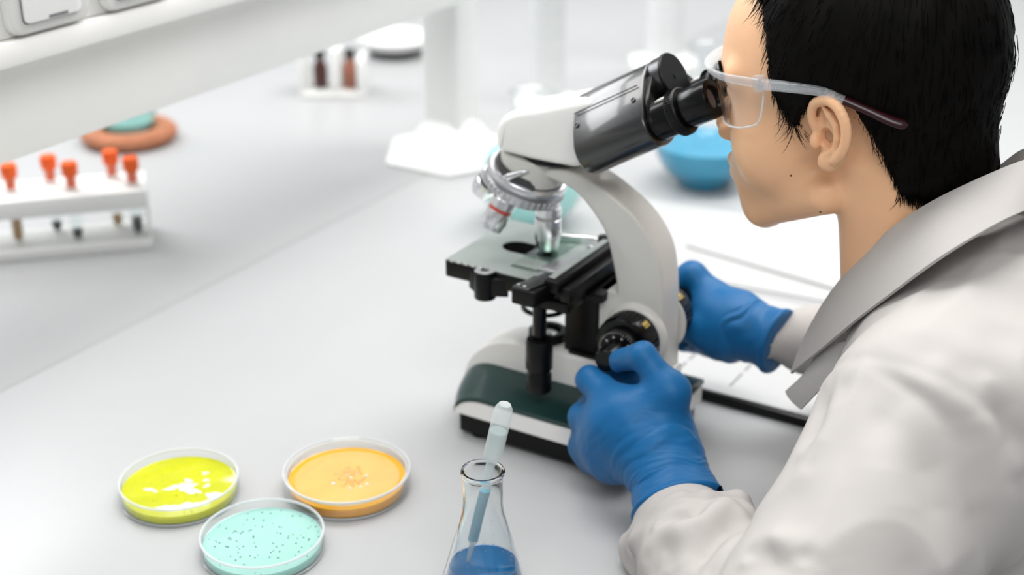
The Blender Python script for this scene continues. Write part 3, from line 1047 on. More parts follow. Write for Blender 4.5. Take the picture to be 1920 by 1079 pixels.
AX = Vector((ca30, 0, sa30))
EYB = 205.5          # b of the eyepiece axes
for s in (-1, 1):
    poly = [(0.6 * s, 247), (-12 * -s, 247.5), (20 * s, 243), (40 * s, 226), (51 * s, 212), (52 * s, 200), (44 * s, 189), (30 * s, 186), (16 * s, 188), (4 * s, 200), (0.6 * s, 210)]
    poly = round_poly(poly, 7, 4)
    h = MP('prism_housing', abprism(poly, 180, 247, 2.0), black_metal, angle=50)
    if s < 0:
        from_bm('housing_seam', prism([(-30.5, 236.4), (-30.0, 236.0), (-29.6, 236.4), (-30.1, 236.9)], 182, 243, fn=lambda u, v, w: AB(u, v, w)), black_gloss, h)
    pl = round_poly([(2 * s, 240), (16 * s, 240), (38 * s, 224), (48 * s, 209), (46 * s, 196), (34 * s, 190), (14 * s, 194), (2 * s, 208)], 6, 4)
    MP('housing_end_plate', abprism(pl, 246.8, 251, 1.0), black_gloss, angle=50)
    ey = 32 * s
    o = AB(ey, EYB, 247)
    et = MP('eyepiece_tube', lathe([(0, 0), (0.0150, 0), (0.0150, 0.018), (0.0142, 0.019), (0, 0.019)], 48, axis_o=AB(ey, EYB, 248), axis_d=AX), black_gloss)
    dr = MP('dioptre_ring', lathe([(0.0142, 0), (0.0172, 0), (0.0178, 0.001), (0.0178, 0.0075), (0.0168, 0.0085), (0.0142, 0.0085)], 64, axis_o=AB(ey, EYB, 264.5), axis_d=AX, closed=True), black_paint)
    qq = Vector((0, 0, 1)).rotation_difference(AX)
    kb = bmesh.new()
    for i in range(56):
        a = 2 * PI * i / 56
        b = rbox((-0.0004, -0.0004, 0.0014), (0.0004, 0.0004, 0.0066))
        b.transform(Matrix.Translation(Vector(AB(ey, EYB, 264.5))) @ qq.to_matrix().to_4x4() @ Matrix.Translation((0.0179 * math.cos(a), 0.0179 * math.sin(a), 0)))
        merge(kb, b)
    from_bm('ring_knurling', kb, black_gloss, dr)
    db_ = bmesh.new()
    for i in range(44):
        a = 2 * PI * i / 44
        b = rbox((-0.0003, -0.0003, -0.0003), (0.0003, 0.0003, 0.0003))
        b.transform(Matrix.Translation(Vector(AB(ey, EYB, 264.1))) @ qq.to_matrix().to_4x4() @ Matrix.Translation((0.0155 * math.cos(a), 0.0155 * math.sin(a), 0)))
        merge(db_, b)
    from_bm('ring_dots', db_, ink_white, dr)
    ep = MP('eyepiece', lathe([(0, 0), (0.0142, 0), (0.0142, 0.003), (0.0147, 0.004), (0.0150, 0.0245), (0.0142, 0.0262), (0.0098, 0.0266), (0.008, 0.024), (0, 0.0235)], 56, axis_o=AB(ey, EYB, 271.5), axis_d=AX), black_gloss)
    from_bm('eye_lens', lathe([(0, 0.0243), (0.0082, 0.0239), (0.0082, 0.0233), (0, 0.0233)], 32, axis_o=AB(ey, EYB, 271.5), axis_d=AX), mat('coated_lens', (40, 44, 60), 0.05, coat=1.0), ep)
    # white index plate on the tube
    from_bm('index_plate', abprism([(ey - 6, EYB + 13.6), (ey + 3, EYB + 14.2), (ey + 3, EYB + 15.2), (ey - 6, EYB + 14.8)], 254.5, 264, 0.3, 1), ink_white, et)

# central pivot disc and its collar
MP('pivot_collar', lathe([(0, 0), (0.0182, 0), (0.0182, 0.009), (0, 0.009)], 56, axis_o=AB(-1, 230, 247.5), axis_d=AX), dark_steel)
MP('pivot_disc', lathe([(0, 0), (0.0185, 0), (0.0192, 0.0008), (0.0192, 0.0022), (0.0185, 0.003), (0, 0.003)], 64, axis_o=AB(-1, 230, 256.5), axis_d=AX), black_paint)
MP('pivot_screw', lathe([(0, 0), (0.002, 0), (0.002, 0.0006), (0, 0.0007)], 20, axis_o=AB(-1, 230, 259.4), axis_d=AX), black_gloss)
MP('tube_mount', abprism(round_poly([(-24, 200), (24, 200), (24, 242), (-24, 242)], 10, 4), 172, 181, 1.0), black_gloss)
# screws on the near housing
nrm_top = Vector(AB(-16, 20, 0)) - Vector(AB(0, 0, 0))
nrm_top.normalize()
for (yy, bb, aa) in ((-21.5, 242.4, 193), (-38, 228.2, 239), (-38, 228.2, 184.5)):
    nd = (Vector(AB(-17, 20, 0))).normalized()
    sc_ = MP('housing_screw', lathe([(0, -0.0006), (0.0021, -0.0006), (0.0021, 0.0004), (0.0014, 0.0004), (0.0012, -0.0002), (0, -0.0002)], 20, axis_o=AB(yy, bb, aa), axis_d=nd), black_gloss)

# ---- glass slide on the stage
sl = thing('microscope_slide', 'thin glass slide clamped on the black microscope stage', 'slide', (MX, MY, 0.1611))
from_bm('glass_plate', rbox((-0.012, -0.040, 0), (0.0135, 0.036, 0.0011), 0.0002, 1), glass('slide_glass', (225, 240, 234), (120, 165, 150), 0.02, 1.6), sl)
from_bm('cover_slip', rbox((-0.0085, -0.010, 0.0012), (0.0095, 0.008, 0.0014)), glass('slip_glass', (235, 242, 240), (150, 170, 165), 0.02, 1.8), sl)
from_bm('slide_label', rbox((-0.0118, -0.0398, 0.0011), (0.0133, -0.022, 0.0013)), frosted('frosted_end', (206, 214, 208), 0.45, 0.3), sl)
# ================================================================== PERSON
person = thing('person', 'person in white lab coat, clear goggles and blue gloves leaning over the microscope', 'person', (-0.1, 0.96, -0.45))
POFF = Vector((0.1, -0.96, 0.45))


def adopt(o):
    o.data.transform(Matrix.Translation(POFF))
    o.parent = person
    return o


# head frame: f = face direction, l = the person's left, u = up (millimetres)
yw, pt_ = math.radians(0.5), math.radians(10)
_f = np.array([-math.cos(yw), math.sin(yw), 0])
_l = np.cross([0, 0, 1.0], _f)
_u = np.array([0, 0, 1.0])
HF = _f * math.cos(pt_) - _u * math.sin(pt_)
HU = _u * math.cos(pt_) + _f * math.sin(pt_)
HM = np.stack([HF, _l, HU], 1)
HT = np.array([-0.2919, 0.962, 0.3239])
HS = 0.97


def h2w(p):
    p = np.asarray(p, float) * (HS * mm)
    return HT + p @ HM.T


HMAT = Matrix([list(HM[0]) + [HT[0]], list(HM[1]) + [HT[1]], list(HM[2]) + [HT[2]], [0, 0, 0, 1]])
HXF = HMAT @ Matrix.Scale(HS * mm, 4)


def mir(p):
    q = p.copy()
    q[:, 1] = np.abs(q[:, 1])
    return q


HELIX = spline([(6, 71, 6), (7, 74, 17), (3, 77.5, 27), (-7, 80.5, 31), (-17, 83.5, 27), (-23.5, 86, 15), (-23.5, 86, 2), (-18.5, 83.5, -9), (-11, 79.5, -17)], 3)


def ear_sdf(p):
    ES = 0.9
    p = (p - np.array([0, 71, 2], np.float32)) / ES + np.array([0, 72, 3], np.float32)
    d = ell(p, (-9, 73.5, 3), (15.5, 4.2, 26), np.array([[0.93, 0.36, 0], [-0.36, 0.93, 0], [0, 0, 1]]))
    d = smin(d, chain(p, HELIX, list(np.interp(np.linspace(0, 1, len(HELIX)), [0, 0.3, 0.5, 1], [3.0, 3.7, 3.9, 3.7])), 1.5), 2.2)
    d = smin(d, ell(p, (-3.5, 74.5, -19), (8.5, 4.4, 8)), 5)
    d = smin(d, chain(p, [(-9, 79, 19), (-14.5, 80.5, 11), (-15, 80.5, 1), (-10.5, 78.6, -9), (-4, 76.5, -13)], [2.6, 3.0, 3.0, 2.8, 2.4], 1.5), 2.0)
    d = smin(d, chain(p, [(-9, 79, 19), (-5, 78, 24)], [2.6, 2.0], 1), 2.0)
    d = smax(d, -ell(p, (-3.5, 79, 0), (7.0, 12, 8.5)), 1.5)
    d = smax(d, -ell(p, (-2.0, 79.5, 16), (3.4, 8.0, 8.0)), 1.5)
    d = smin(d, ell(p, (6.5, 73, -3), (4, 4.2, 6.5)), 2.5)
    return d * ES


def head_sdf(P):
    p = mir(P)
    d = ell(p, (0, 0, 48), (95, 74, 80))
    d = smin(d, ell(p, (44, 0, 5), (50, 58, 72)), 18)
    d = smin(d, ell(p, (49, 34, -18), (33, 29, 36)), 15)                    # cheeks
    d = smin(d, rc(p, (12, 46, -50), (74, 14, -72), 15, 14), 16)              # jaw
    d = smin(d, ell(p, (76, 0, -75), (16, 17, 14)), 12)                    # chin
    d = smin(d, ell(p, (78, 0, -42), (22, 27, 28)), 20)                    # muzzle
    d = smin(d, rc(p, (102.0, 0, -36.5), (89, 12, -40), 4.6, 3.0), 8)         # upper lip
    d = smin(d, rc(p, (100.0, 0, -48), (88, 11, -45), 5.0, 3.2), 8)         # lower lip
    d = smax(d, -rc(p, (109, 0, -42.3), (104, 7, -42.6), 1.2, 0.4), 2.5)
    d = smin(d, rc(p, (84, 6, 44), (70, 48, 40), 9, 8), 12)                # brow
    d = smax(d, -ell(p, (95, 33, 25), (16, 17, 13)), 10)                   # eye hollow
    d = smin(d, ell(p, (72, 32, 25), (13.5, 15, 11)), 4)                   # closed lids over the eyeball
    d = smax(d, -ell(p, (87, 33, 24), (7, 11.5, 2.6)), 1.2)                # lid opening
    d = smin(d, rc(p, (89, 0, 24), (104, 0, -7), 6.5, 8.5), 8)               # nose
    d = smin(d, ell(p, (98, 10.5, -12), (9, 6.5, 7)), 5)
    d = smax(d, -ell(p, (101, 6.5, -20), (4.5, 3.4, 3.5)), 2.5)
    d = smin(d, rc(p, (-30, 0, -25), (-42, 0, -165), 51, 54), 16)              # neck
    d = smin(d, rc(p, (-18, 40, -30), (8, 12, -150), 13, 11), 10)              # neck muscle
    d = smin(d, ell(p, (-60, 0, -200), (55, 95, 40)), 25)
    m = (np.abs(p[:, 0] + 8) < 45) & (p[:, 1] > 50) & (np.abs(p[:, 2] - 4) < 55)
    if m.any():
        d[m] = smin(d[m], ear_sdf(p[m]), 3.0)
    return d


body, bv, bn_ = sdf_mesh('body', head_sdf, (-150, -130, -215), (126, 130, 132), 1.25, skin)
body.data.transform(HXF)
adopt(body)
# small moles
for (px_, py_, pz_) in ((32, 0, -33), (12, 0, -60)):
    o = np.array([[px_, 90.0, pz_]], np.float32)
    for _ in range(60):
        o[:, 1] -= np.clip(head_sdf(o), -4, 4) * 0.8
    b = bmesh.new()
    lathe([(0, 0.35), (0.6, 0.25), (0.9, 0), (0, -0.3)], 10, b, axis_o=tuple(o[0]), axis_d=(0, 1, 0))
    mo = from_bm('mole', b, mat('mole_brown', (80, 46, 34), 0.5), None)
    mo.data.transform(HXF)
    adopt(mo)

# eyes behind the lids
for s in (-1, 1):
    e = from_bm('eye', lathe([(12.4 * math.sin(a), -12.4 * math.cos(a)) for a in [PI * i / 16 for i in range(17)]], 24, axis_o=(71.6, 32.5 * s, 24.5), axis_d=(1, 0, 0)), mat('eye_white', (226, 222, 216), 0.15, coat=0.5), None)
    i_ = from_bm('iris', lathe([(0, 12.75), (2.4, 12.55), (5.6, 11.4), (5.6, 10.6), (0, 10.6)], 24, axis_o=(71.6, 32.5 * s, 24.5), axis_d=(1, 0, -0.15)), mat('dark_iris', (28, 18, 14), 0.1, coat=1.0), None)
    ls = bmesh.new()
    for k in range(26):
        l_ = 22 + 21.5 * k / 25
        z_ = 26.6 - 0.022 * (l_ - 32.5) ** 2
        f0_ = 84.6 - 0.030 * (l_ - 31) ** 2
        tube([(f0_, l_ * s, z_), (f0_ + 3, (l_ + 0.06 * (l_ - 30)) * s, z_ - 0.6), (f0_ + 5.4, (l_ + 0.16 * (l_ - 30)) * s, z_ + 1.0)], [0.28, 0.22, 0.06], 3, False, ls)
    la = from_bm('lashes', ls, hair_m, None)
    la['kind'] = 'stuff'
    for o in (e, i_, la):
        o.data.transform(HXF)
        adopt(o)
    i_.parent = e

# ---- hair
hl_f = np.array([-140, -91, -69, -46, -36, -29, -24, -12, 2, 8, 14, 22, 28, 31, 33, 36, 40, 54, 90], float)
hl_u = np.array([-47, -49, -55, -50, -16, 10, 24, 33, 29, 23, 16, 6, 13, 26, 45, 70, 92, 112, 125], float)


def hair_sdf(P):
    p = mir(P)
    d = ell(p, (-6, 0, 46), (105.5, 79.5, 97))
    d = smin(d, rc(p, (-38, 0, 20), (-45, 0, -40), 65, 53), 12)
    zl = np.interp(p[:, 0], hl_f, hl_u)
    jag = 2.2 * np.sin(p[:, 0] * 0.9) * np.sin(p[:, 0] * 0.37 + 1) + 1.5 * np.sin(p[:, 0] * 2.1 + p[:, 1] * 0.5)
    cut = (zl - p[:, 2] + jag) * 0.62
    d = smax(d, cut, 3.0)
    d = d + 0.8 * np.sin(p[:, 0] * 0.16 + p[:, 2] * 0.05) * np.sin(p[:, 1] * 0.13 + p[:, 2] * 0.09)
    return d


hair, hv, hn = sdf_mesh('hair', hair_sdf, (-125, -92, -66), (102, 92, 150), 2.2, hair_m)
hair.data.transform(HXF)
adopt(hair)
# strands: thin tapered tubes combed from the crown
crown = np.array([-55.0, 0.0, 130.0])
sel = rng.choice(len(hv), 11000)
ear_d = np.linalg.norm((np.abs(hv) - np.array([0, 0, 0])) * np.array([0, 0, 0]) + (np.stack([hv[:, 0], np.abs(hv[:, 1]), hv[:, 2]], 1) - np.array([-8, 75, 5])) / np.array([24, 40, 30]), axis=1)
edge_i = np.where((ear_d > 1) & (np.interp(hv[:, 0], hl_f, hl_u) + 11 > hv[:, 2]) & (head_sdf(hv.astype(np.float32)) > 0.5))[0]
sel = np.concatenate([sel, rng.choice(edge_i, 7000)])
root = hv[sel] - hn[sel] * 1.0 + rng.normal(0, 1.2, (len(sel), 3))
nn = hn[sel].copy()
er = root[11000:].astype(np.float32)
en = grad(head_sdf, er, 1.0)
er = er - en * (head_sdf(er) - rng.uniform(0.3, 2.2, len(er)))[:, None]
root[11000:] = er
nn[11000:] = en
fl_ = root - crown
fl_ = fl_ - nn * (fl_ * nn).sum(1, keepdims=True)
fl_ /= np.linalg.norm(fl_, axis=1, keepdims=True) + 1e-6
front = np.clip((root[:, 0] - 25) / 25, 0, 1) * np.clip((root[:, 2] - 25) / 20, 0, 1)
fl_ += np.stack([0.25 * front, 0 * front, -0.5 * np.ones(len(front))], 1)
fl_ += rng.normal(0, 0.09, fl_.shape)
fl_[11000:, 0] -= 0.25 * (root[11000:, 0] > -20)
fl_[11000:, 2] -= 0.3
fl_ -= nn * (fl_ * nn).sum(1, keepdims=True) * 0.9
fl_ /= np.linalg.norm(fl_, axis=1, keepdims=True) + 1e-6
ln = rng.uniform(10, 22, len(sel))
q3 = np.stack([root[:, 0], np.abs(root[:, 1]), root[:, 2]], 1)
by_ear = (np.abs(q3[:, 0] + 5) < 26) & (q3[:, 2] < 46) & (q3[:, 1] > 55)
ln[11000:] = rng.uniform(4, 9, 7000)
lift = rng.uniform(0.02, 0.12, len(sel))
lift[11000:] = rng.uniform(0.10, 0.22, 7000)
back_ = np.clip((-45 - root[11000:, 0]) / 15, 0, 1)
ln[11000:] *= 1 + 0.5 * back_
ln[11000:] *= np.where(root[11000:, 0] > 6, 0.6, 1.0)
ln[by_ear] *= 0.35
wdt = rng.uniform(0.20, 0.38, len(sel))
wdt[11000:] *= 0.75
side_v = np.cross(fl_, nn)
SV = np.zeros((len(sel), 4, 3, 3))
for k, (t, wk) in enumerate(((0, 1.0), (0.4, 0.95), (0.75, 0.6), (1.0, 0.08))):
    c_ = root + fl_ * (ln * t)[:, None] + nn * (ln * (lift * t * 1.6 - 0.28 * t * t))[:, None]
    for j in range(3):
        a = 2 * PI * j / 3
        SV[:, k, j] = c_ + (side_v * math.cos(a) + nn * math.sin(a)) * (wdt * wk)[:, None]
SF = []
for k in range(3):
    for j in range(3):
        SF.append([k * 3 + j, k * 3 + (j + 1) % 3, (k + 1) * 3 + (j + 1) % 3, (k + 1) * 3 + j])
SF = np.array(SF)
allv = SV.reshape(-1, 3)
allf = (np.arange(len(sel))[:, None, None] * 12 + SF[None]).reshape(-1, 4)
me = bpy.data.meshes.new('hair_strands')
me.vertices.add(len(allv))
me.vertices.foreach_set('co', allv.astype(np.float32).ravel())
me.loops.add(allf.size)
me.loops.foreach_set('vertex_index', allf.astype(np.int32).ravel())
me.polygons.add(len(allf))
me.polygons.foreach_set('loop_start', np.arange(0, allf.size, 4, dtype=np.int32))
me.polygons.foreach_set('loop_total', np.full(len(allf), 4, np.int32))
me.update(calc_edges=True)
hs = link('hair_strands', me, hair_m, None, True, None, 180)
hs.data.transform(HXF)
adopt(hs)
hs.parent = hair
hs['kind'] = 'stuff'
# eyebrow strands
b = bmesh.new()
for i in range(150):
    l_ = random.uniform(10, 52)
    o = np.array([[110.0, l_, 41 + 5 * math.sin((l_ - 8) / 46 * PI) - 2 + random.uniform(-2.2, 2.2)]], np.float32)
    for _ in range(60):
        o[:, 0] -= np.clip(head_sdf(o), -5, 5) * 0.7
    p = o[0]
    for s in (-1, 1):
        tube([(p[0] - 0.3, p[1] * s, p[2]), (p[0] + 0.8, (p[1] + 3) * s, p[2] + 0.8), (p[0] - 0.6, (p[1] + 6.5) * s, p[2] + 0.2)], [0.25, 0.25, 0.08], 3, False, b)
eb = from_bm('eyebrows', b, hair_m, None)
eb.data.transform(HXF)
adopt(eb)
eb['kind'] = 'stuff'

# ---- safety goggles (a thing worn by the person)
gog = thing('safety_goggles', 'clear plastic safety goggles with dark red temple tips on the face', 'goggles', tuple(h2w((60, 0, 30))))
GOFF = Matrix.Translation(-Vector(tuple(h2w((60, 0, 30)))))


def G(name, bm, m, parent=gog, angle=50):
    o = from_bm(name, bm, m, None, True, None, angle)
    o.data.transform(HXF)
    o.data.transform(GOFF)
    o.parent = parent
    return o


def gcurve(t, grow=0.0):
    """t in -1..1 around the face; returns f, l"""
    pts = [(38, 79), (50, 77.5), (66, 72), (83, 58), (95, 38), (101, 16), (102, 0)]
    sp = spline(pts, 6)
    k = (1 - abs(t)) * (len(sp) - 1)
    i = min(int(k), len(sp) - 2)
    q_ = sp[i] + (sp[i + 1] - sp[i]) * (k - i)
    return (q_[0] + grow * 0.7, (q_[1] + grow * 0.5) * (1 if t >= 0 else -1))


# lens
NT, NU = 72, 14
vs, fs = [], []
for lay in (0, 1):
    for i in range(NT + 1):
        t = -1 + 2 * i / NT
        f_, l_ = gcurve(t * 0.985, 0 if lay else -1.4)
        top = 45 - 6.5 * abs(t) ** 1.5
        ab = abs(t)
        bot = 6 + 14 * math.exp(-(ab / 0.16) ** 2) + 9 * max(0, (ab - 0.55) / 0.45) ** 2
        if ab > 0.86:
            bot = bot + (top - 4 - bot) * ((ab - 0.86) / 0.14) ** 2.5
        for j in range(NU + 1):
            u = j / NU
            tilt = (1 - u) * -6.0
            vs.append((f_ + tilt * (1 - ab) - 2, l_ + (1.2 if lay else 0) * 0, bot + (top - bot) * u))
n_l = (NT + 1) * (NU + 1)
for lay in (0, 1):
    for i in range(NT):
        for j in range(NU):
            a = lay * n_l + i * (NU + 1) + j
            qd = (a, a + NU + 1, a + NU + 2, a + 1)
            fs.append(qd if lay else qd[::-1])
rimv = []
for i in range(NT):
    a = i * (NU + 1)
    fs.append((a, n_l + a, n_l + a + NU + 1, a + NU + 1))
    a2 = a + NU
    fs.append((a2, a2 + NU + 1, n_l + a2 + NU + 1, n_l + a2))
for a in (0, NT * (NU + 1)):
    for j in range(NU):
        fs.append((a + j, a + j + 1, n_l + a + j + 1, n_l + a + j))
lens = from_data('lens', vs, fs, goggle_glass, None, True, None, 60)
lens.data.transform(HXF)
lens.data.transform(GOFF)
lens.parent = gog
# lens edge bead along the lower rim
edge_pts = [Vector(vs[n_l + i * (NU + 1)]) for i in range(0, NT + 1)]
G('lens_edge', tube(edge_pts, 0.8, 8), rim_frost)
# brow bar
bar = []
for i in range(61):
    t = -1 + 2 * i / 60
    f_, l_ = gcurve(t)
    bar.append((f_ + 0.2, l_ + (1.0 if t > 0 else -1.0) * min(1, abs(t) * 4), 47 - 7 * abs(t) ** 1.5))
G('brow_bar', tube(bar, [(2.4, 5.2 + 0.8 * abs(-1 + 2 * i / 60)) for i in range(61)], 14), frosted('brow_bar_plastic', (226, 230, 234), 0.33, 0.05))
for s in (-1, 1):
    arm_pts = spline([(39, 80.5 * s, 40), (15, 81 * s, 37.0), (-6, 80.5 * s, 33.2), (-20, 79 * s, 27)], 8)
    tp = G('temple', tube(arm_pts, [(1.9, 4.8 - 1.6 * i / (len(arm_pts) - 1)) for i in range(len(arm_pts))], 12), frosted('temple_plastic', (206, 211, 215), 0.26, 0.06))
    tip_pts = spline([(-20, 79 * s, 27), (-36, 75.0 * s, 18), (-50, 72.0 * s, 10), (-59, 68 * s, 6)], 6)
    G('temple_tip', tube(tip_pts, [(2.2, 3.4 + 0.9 * i / (len(tip_pts) - 1)) for i in range(len(tip_pts) - 2)] + [(1.8, 3.4), (0.8, 1.4)], 12), red_tip)
    hb = rbox((34.5, 78.2, 34.5), (43.5, 83.6, 46.5), 1.3, 2)
    if s < 0:
        bmesh.ops.scale(hb, vec=(1, -1, 1), verts=list(hb.verts))
        bmesh.ops.reverse_faces(hb, faces=list(hb.faces))
    G('hinge', hb, frosted('temple_plastic', (206, 211, 215), 0.26, 0.06))

# ---- lab coat (torso and sleeves as one cloth surface)
shL, elL, wrL = np.array([-0.172, 0.818, 0.168]), np.array([-0.212, 0.652, 0.056]), np.array((-0.3710, 0.8500, 0.0497))
shR, elR, wrR = np.array([-0.176, 1.105, 0.165]), np.array([-0.175, 1.20, 0.075]), np.array((-0.3597, 1.0350, 0.0933))
fold_a = [np.array(x) for x in ((-0.3777, 0.8050, 0.0167), (-0.3294, 0.7840, 0.0610), (-0.3040, 0.8120, 0.0738))]
fold_b = [np.array(x) for x in ((-0.3636, 0.8000, 0.0007), (-0.3101, 0.7750, 0.0421), (-0.2895, 0.8000, 0.0524))]


def coat_sdf(p):
    q_ = p.copy()
    q_[:, 1] = (q_[:, 1] - 0.96) / 1.28
    d = rc(q_, (-0.168, 0, 0.125), (0.02, 0, -0.46), 0.110, 0.140)
    d = smin(d, rc(q_, (-0.13, 0, 0.17), (-0.05, 0, -0.05), 0.085, 0.11), 0.04)
    d = smin(d, rc(p, (-0.195, 0.915, 0.200), shL + (0.0, 0.01, 0.0), 0.050, 0.064), 0.05)
    d = smin(d, rc(p, (-0.195, 1.01, 0.200), shR, 0.050, 0.064), 0.05)
    d = smin(d, rc(p, (-0.16, 0.90, 0.20), (-0.16, 1.02, 0.20), 0.055, 0.055), 0.03)
    # left arm
    d = smin(d, rc(p, shL, elL, 0.069, 0.062), 0.035)
    mid = elL + (wrL - elL) * 0.55
    cuf = np.array((-0.3479, 0.8220, 0.0331))
    a = rc(p, elL, mid, 0.052, 0.046)
    a = smin(a, rc(p, mid, cuf, 0.046, 0.036), 0.02)
    a = smin(a, rc(p, cuf, wrL, 0.033, 0.026), 0.006)
    a = smin(a, chain(p, fold_a, [0.012, 0.020, 0.012], 0.012), 0.007)
    a = smin(a, chain(p, fold_b, [0.018, 0.024, 0.020], 0.012), 0.014)
    d = smin(d, a, 0.012)
    # right arm
    d = smin(d, rc(p, shR, elR, 0.066, 0.058), 0.035)
    d = smin(d, smin(rc(p, elR, elR + (wrR - elR) * 0.6, 0.055, 0.047), rc(p, elR + (wrR - elR) * 0.6, elR + (wrR - elR) * 0.9, 0.044, 0.029), 0.015), 0.015)
    d = smin(d, rc(p, elR + (wrR - elR) * 0.85, wrR + (wrR - elR) * 0.02, 0.026, 0.016), 0.006)
    # neck opening
    nk0, nk1 = h2w((-42, 0, -135)), h2w((-30, 0, -60))
    d = smax(d, -rc(p, nk0, nk1, 0.057, 0.062), 0.008)
    # keep clear of the bench top
    d = np.where((p[:, 0] < -0.24), smax(d, 0.003 - p[:, 2], 0.006), d)
    return d


EYE = np.array([0, 0, 0.62])


def on_coat(dirs):
    d = np.array(dirs, float)
    d /= np.linalg.norm(d, axis=1, keepdims=True)
    t = np.full(len(d), 0.45)
    for _ in range(90):
        t += np.clip(coat_sdf((EYE + d * t[:, None]).astype(np.float32)), -0.02, 0.05) * 0.6
    return EYE + d * t[:, None]


# creases of the cloth as polylines on its surface: (points, height, width); negative = groove
CREASES = [
    (on_coat([(-0.2459, 0.8912, -0.4583), (-0.2253, 0.8992, -0.4669), (-0.2067, 0.9045, -0.4782), (-0.1895, 0.9065, -0.4943), (-0.1778, 0.9037, -0.5131)]), -0.0030, 0.0045),
    (on_coat([(-0.2419, 0.8976, -0.4508), (-0.2223, 0.9051, -0.4590), (-0.2026, 0.9109, -0.4706), (-0.1836, 0.9135, -0.4874), (-0.1719, 0.9108, -0.5062)]), 0.0045, 0.011),
    (on_coat([(-0.2016, 0.9179, -0.4583), (-0.1783, 0.9141, -0.4925), (-0.1632, 0.9036, -0.5302), (-0.1479, 0.8825, -0.5885)]), -0.0070, 0.013),
    (on_coat([(-0.1887, 0.9256, -0.4583), (-0.1656, 0.9199, -0.4960), (-0.1488, 0.9087, -0.5371), (-0.1357, 0.8898, -0.5885)]), 0.0060, 0.016),
    (on_coat([(-0.1703, 0.9313, -0.4686), (-0.1528, 0.9276, -0.4960), (-0.1378, 0.9224, -0.5234)]), -0.0060, 0.011),
    (on_coat([(-0.2138, 0.8945, -0.4891), (-0.2004, 0.8883, -0.5165), (-0.1837, 0.8823, -0.5473), (-0.1679, 0.8705, -0.5885)]), -0.0060, 0.015),
    (on_coat([(-0.2275, 0.8845, -0.4925), (-0.2149, 0.8760, -0.5234), (-0.2005, 0.8651, -0.5610), (-0.1910, 0.8566, -0.5885)]), 0.0050, 0.018),
    (on_coat([(-0.2881, 0.7997, -0.5857), (-0.2748, 0.8105, -0.5802), (-0.2535, 0.8187, -0.5891)]), -0.0060, 0.008),
    (on_coat([(-0.2866, 0.8045, -0.5782), (-0.2735, 0.8156, -0.5720), (-0.2504, 0.8245, -0.5816)]), 0.0060, 0.010),
    (on_coat([(-0.2631, 0.8747, -0.4703), (-0.2652, 0.8600, -0.4960), (-0.2702, 0.8464, -0.5165)]), -0.0040, 0.009),
    (on_coat([(-0.2531, 0.8798, -0.4720), (-0.2558, 0.8640, -0.4994), (-0.2622, 0.8477, -0.5234)]), 0.0040, 0.011),
    (on_coat([(-0.3501, 0.7756, -0.5604), (-0.3277, 0.7930, -0.5528), (-0.3077, 0.8121, -0.5391)]), -0.0080, 0.0075),
    (on_coat([(-0.3603, 0.7634, -0.5720), (-0.3299, 0.7856, -0.5645), (-0.3002, 0.8127, -0.5467)]), 0.0085, 0.010),
    (on_coat([(-0.3224, 0.7768, -0.5902), (-0.3119, 0.7943, -0.5686), (-0.2980, 0.8105, -0.5535)]), -0.0080, 0.008),
    (on_coat([(-0.3095, 0.7845, -0.5902), (-0.2986, 0.7991, -0.5748), (-0.2929, 0.8078, -0.5645)]), 0.0050, 0.009),
    (on_coat([(-0.3433, 0.7642, -0.5902), (-0.3497, 0.7655, -0.5802)]), 0.0045, 0.010),
    (on_coat([(-0.3352, 0.7691, -0.5902), (-0.3407, 0.7709, -0.5802)]), -0.0045, 0.008),
    (on_coat([(-0.3333, 0.7993, -0.5343), (-0.3295, 0.7974, -0.5422)]), -0.0030, 0.004),
]


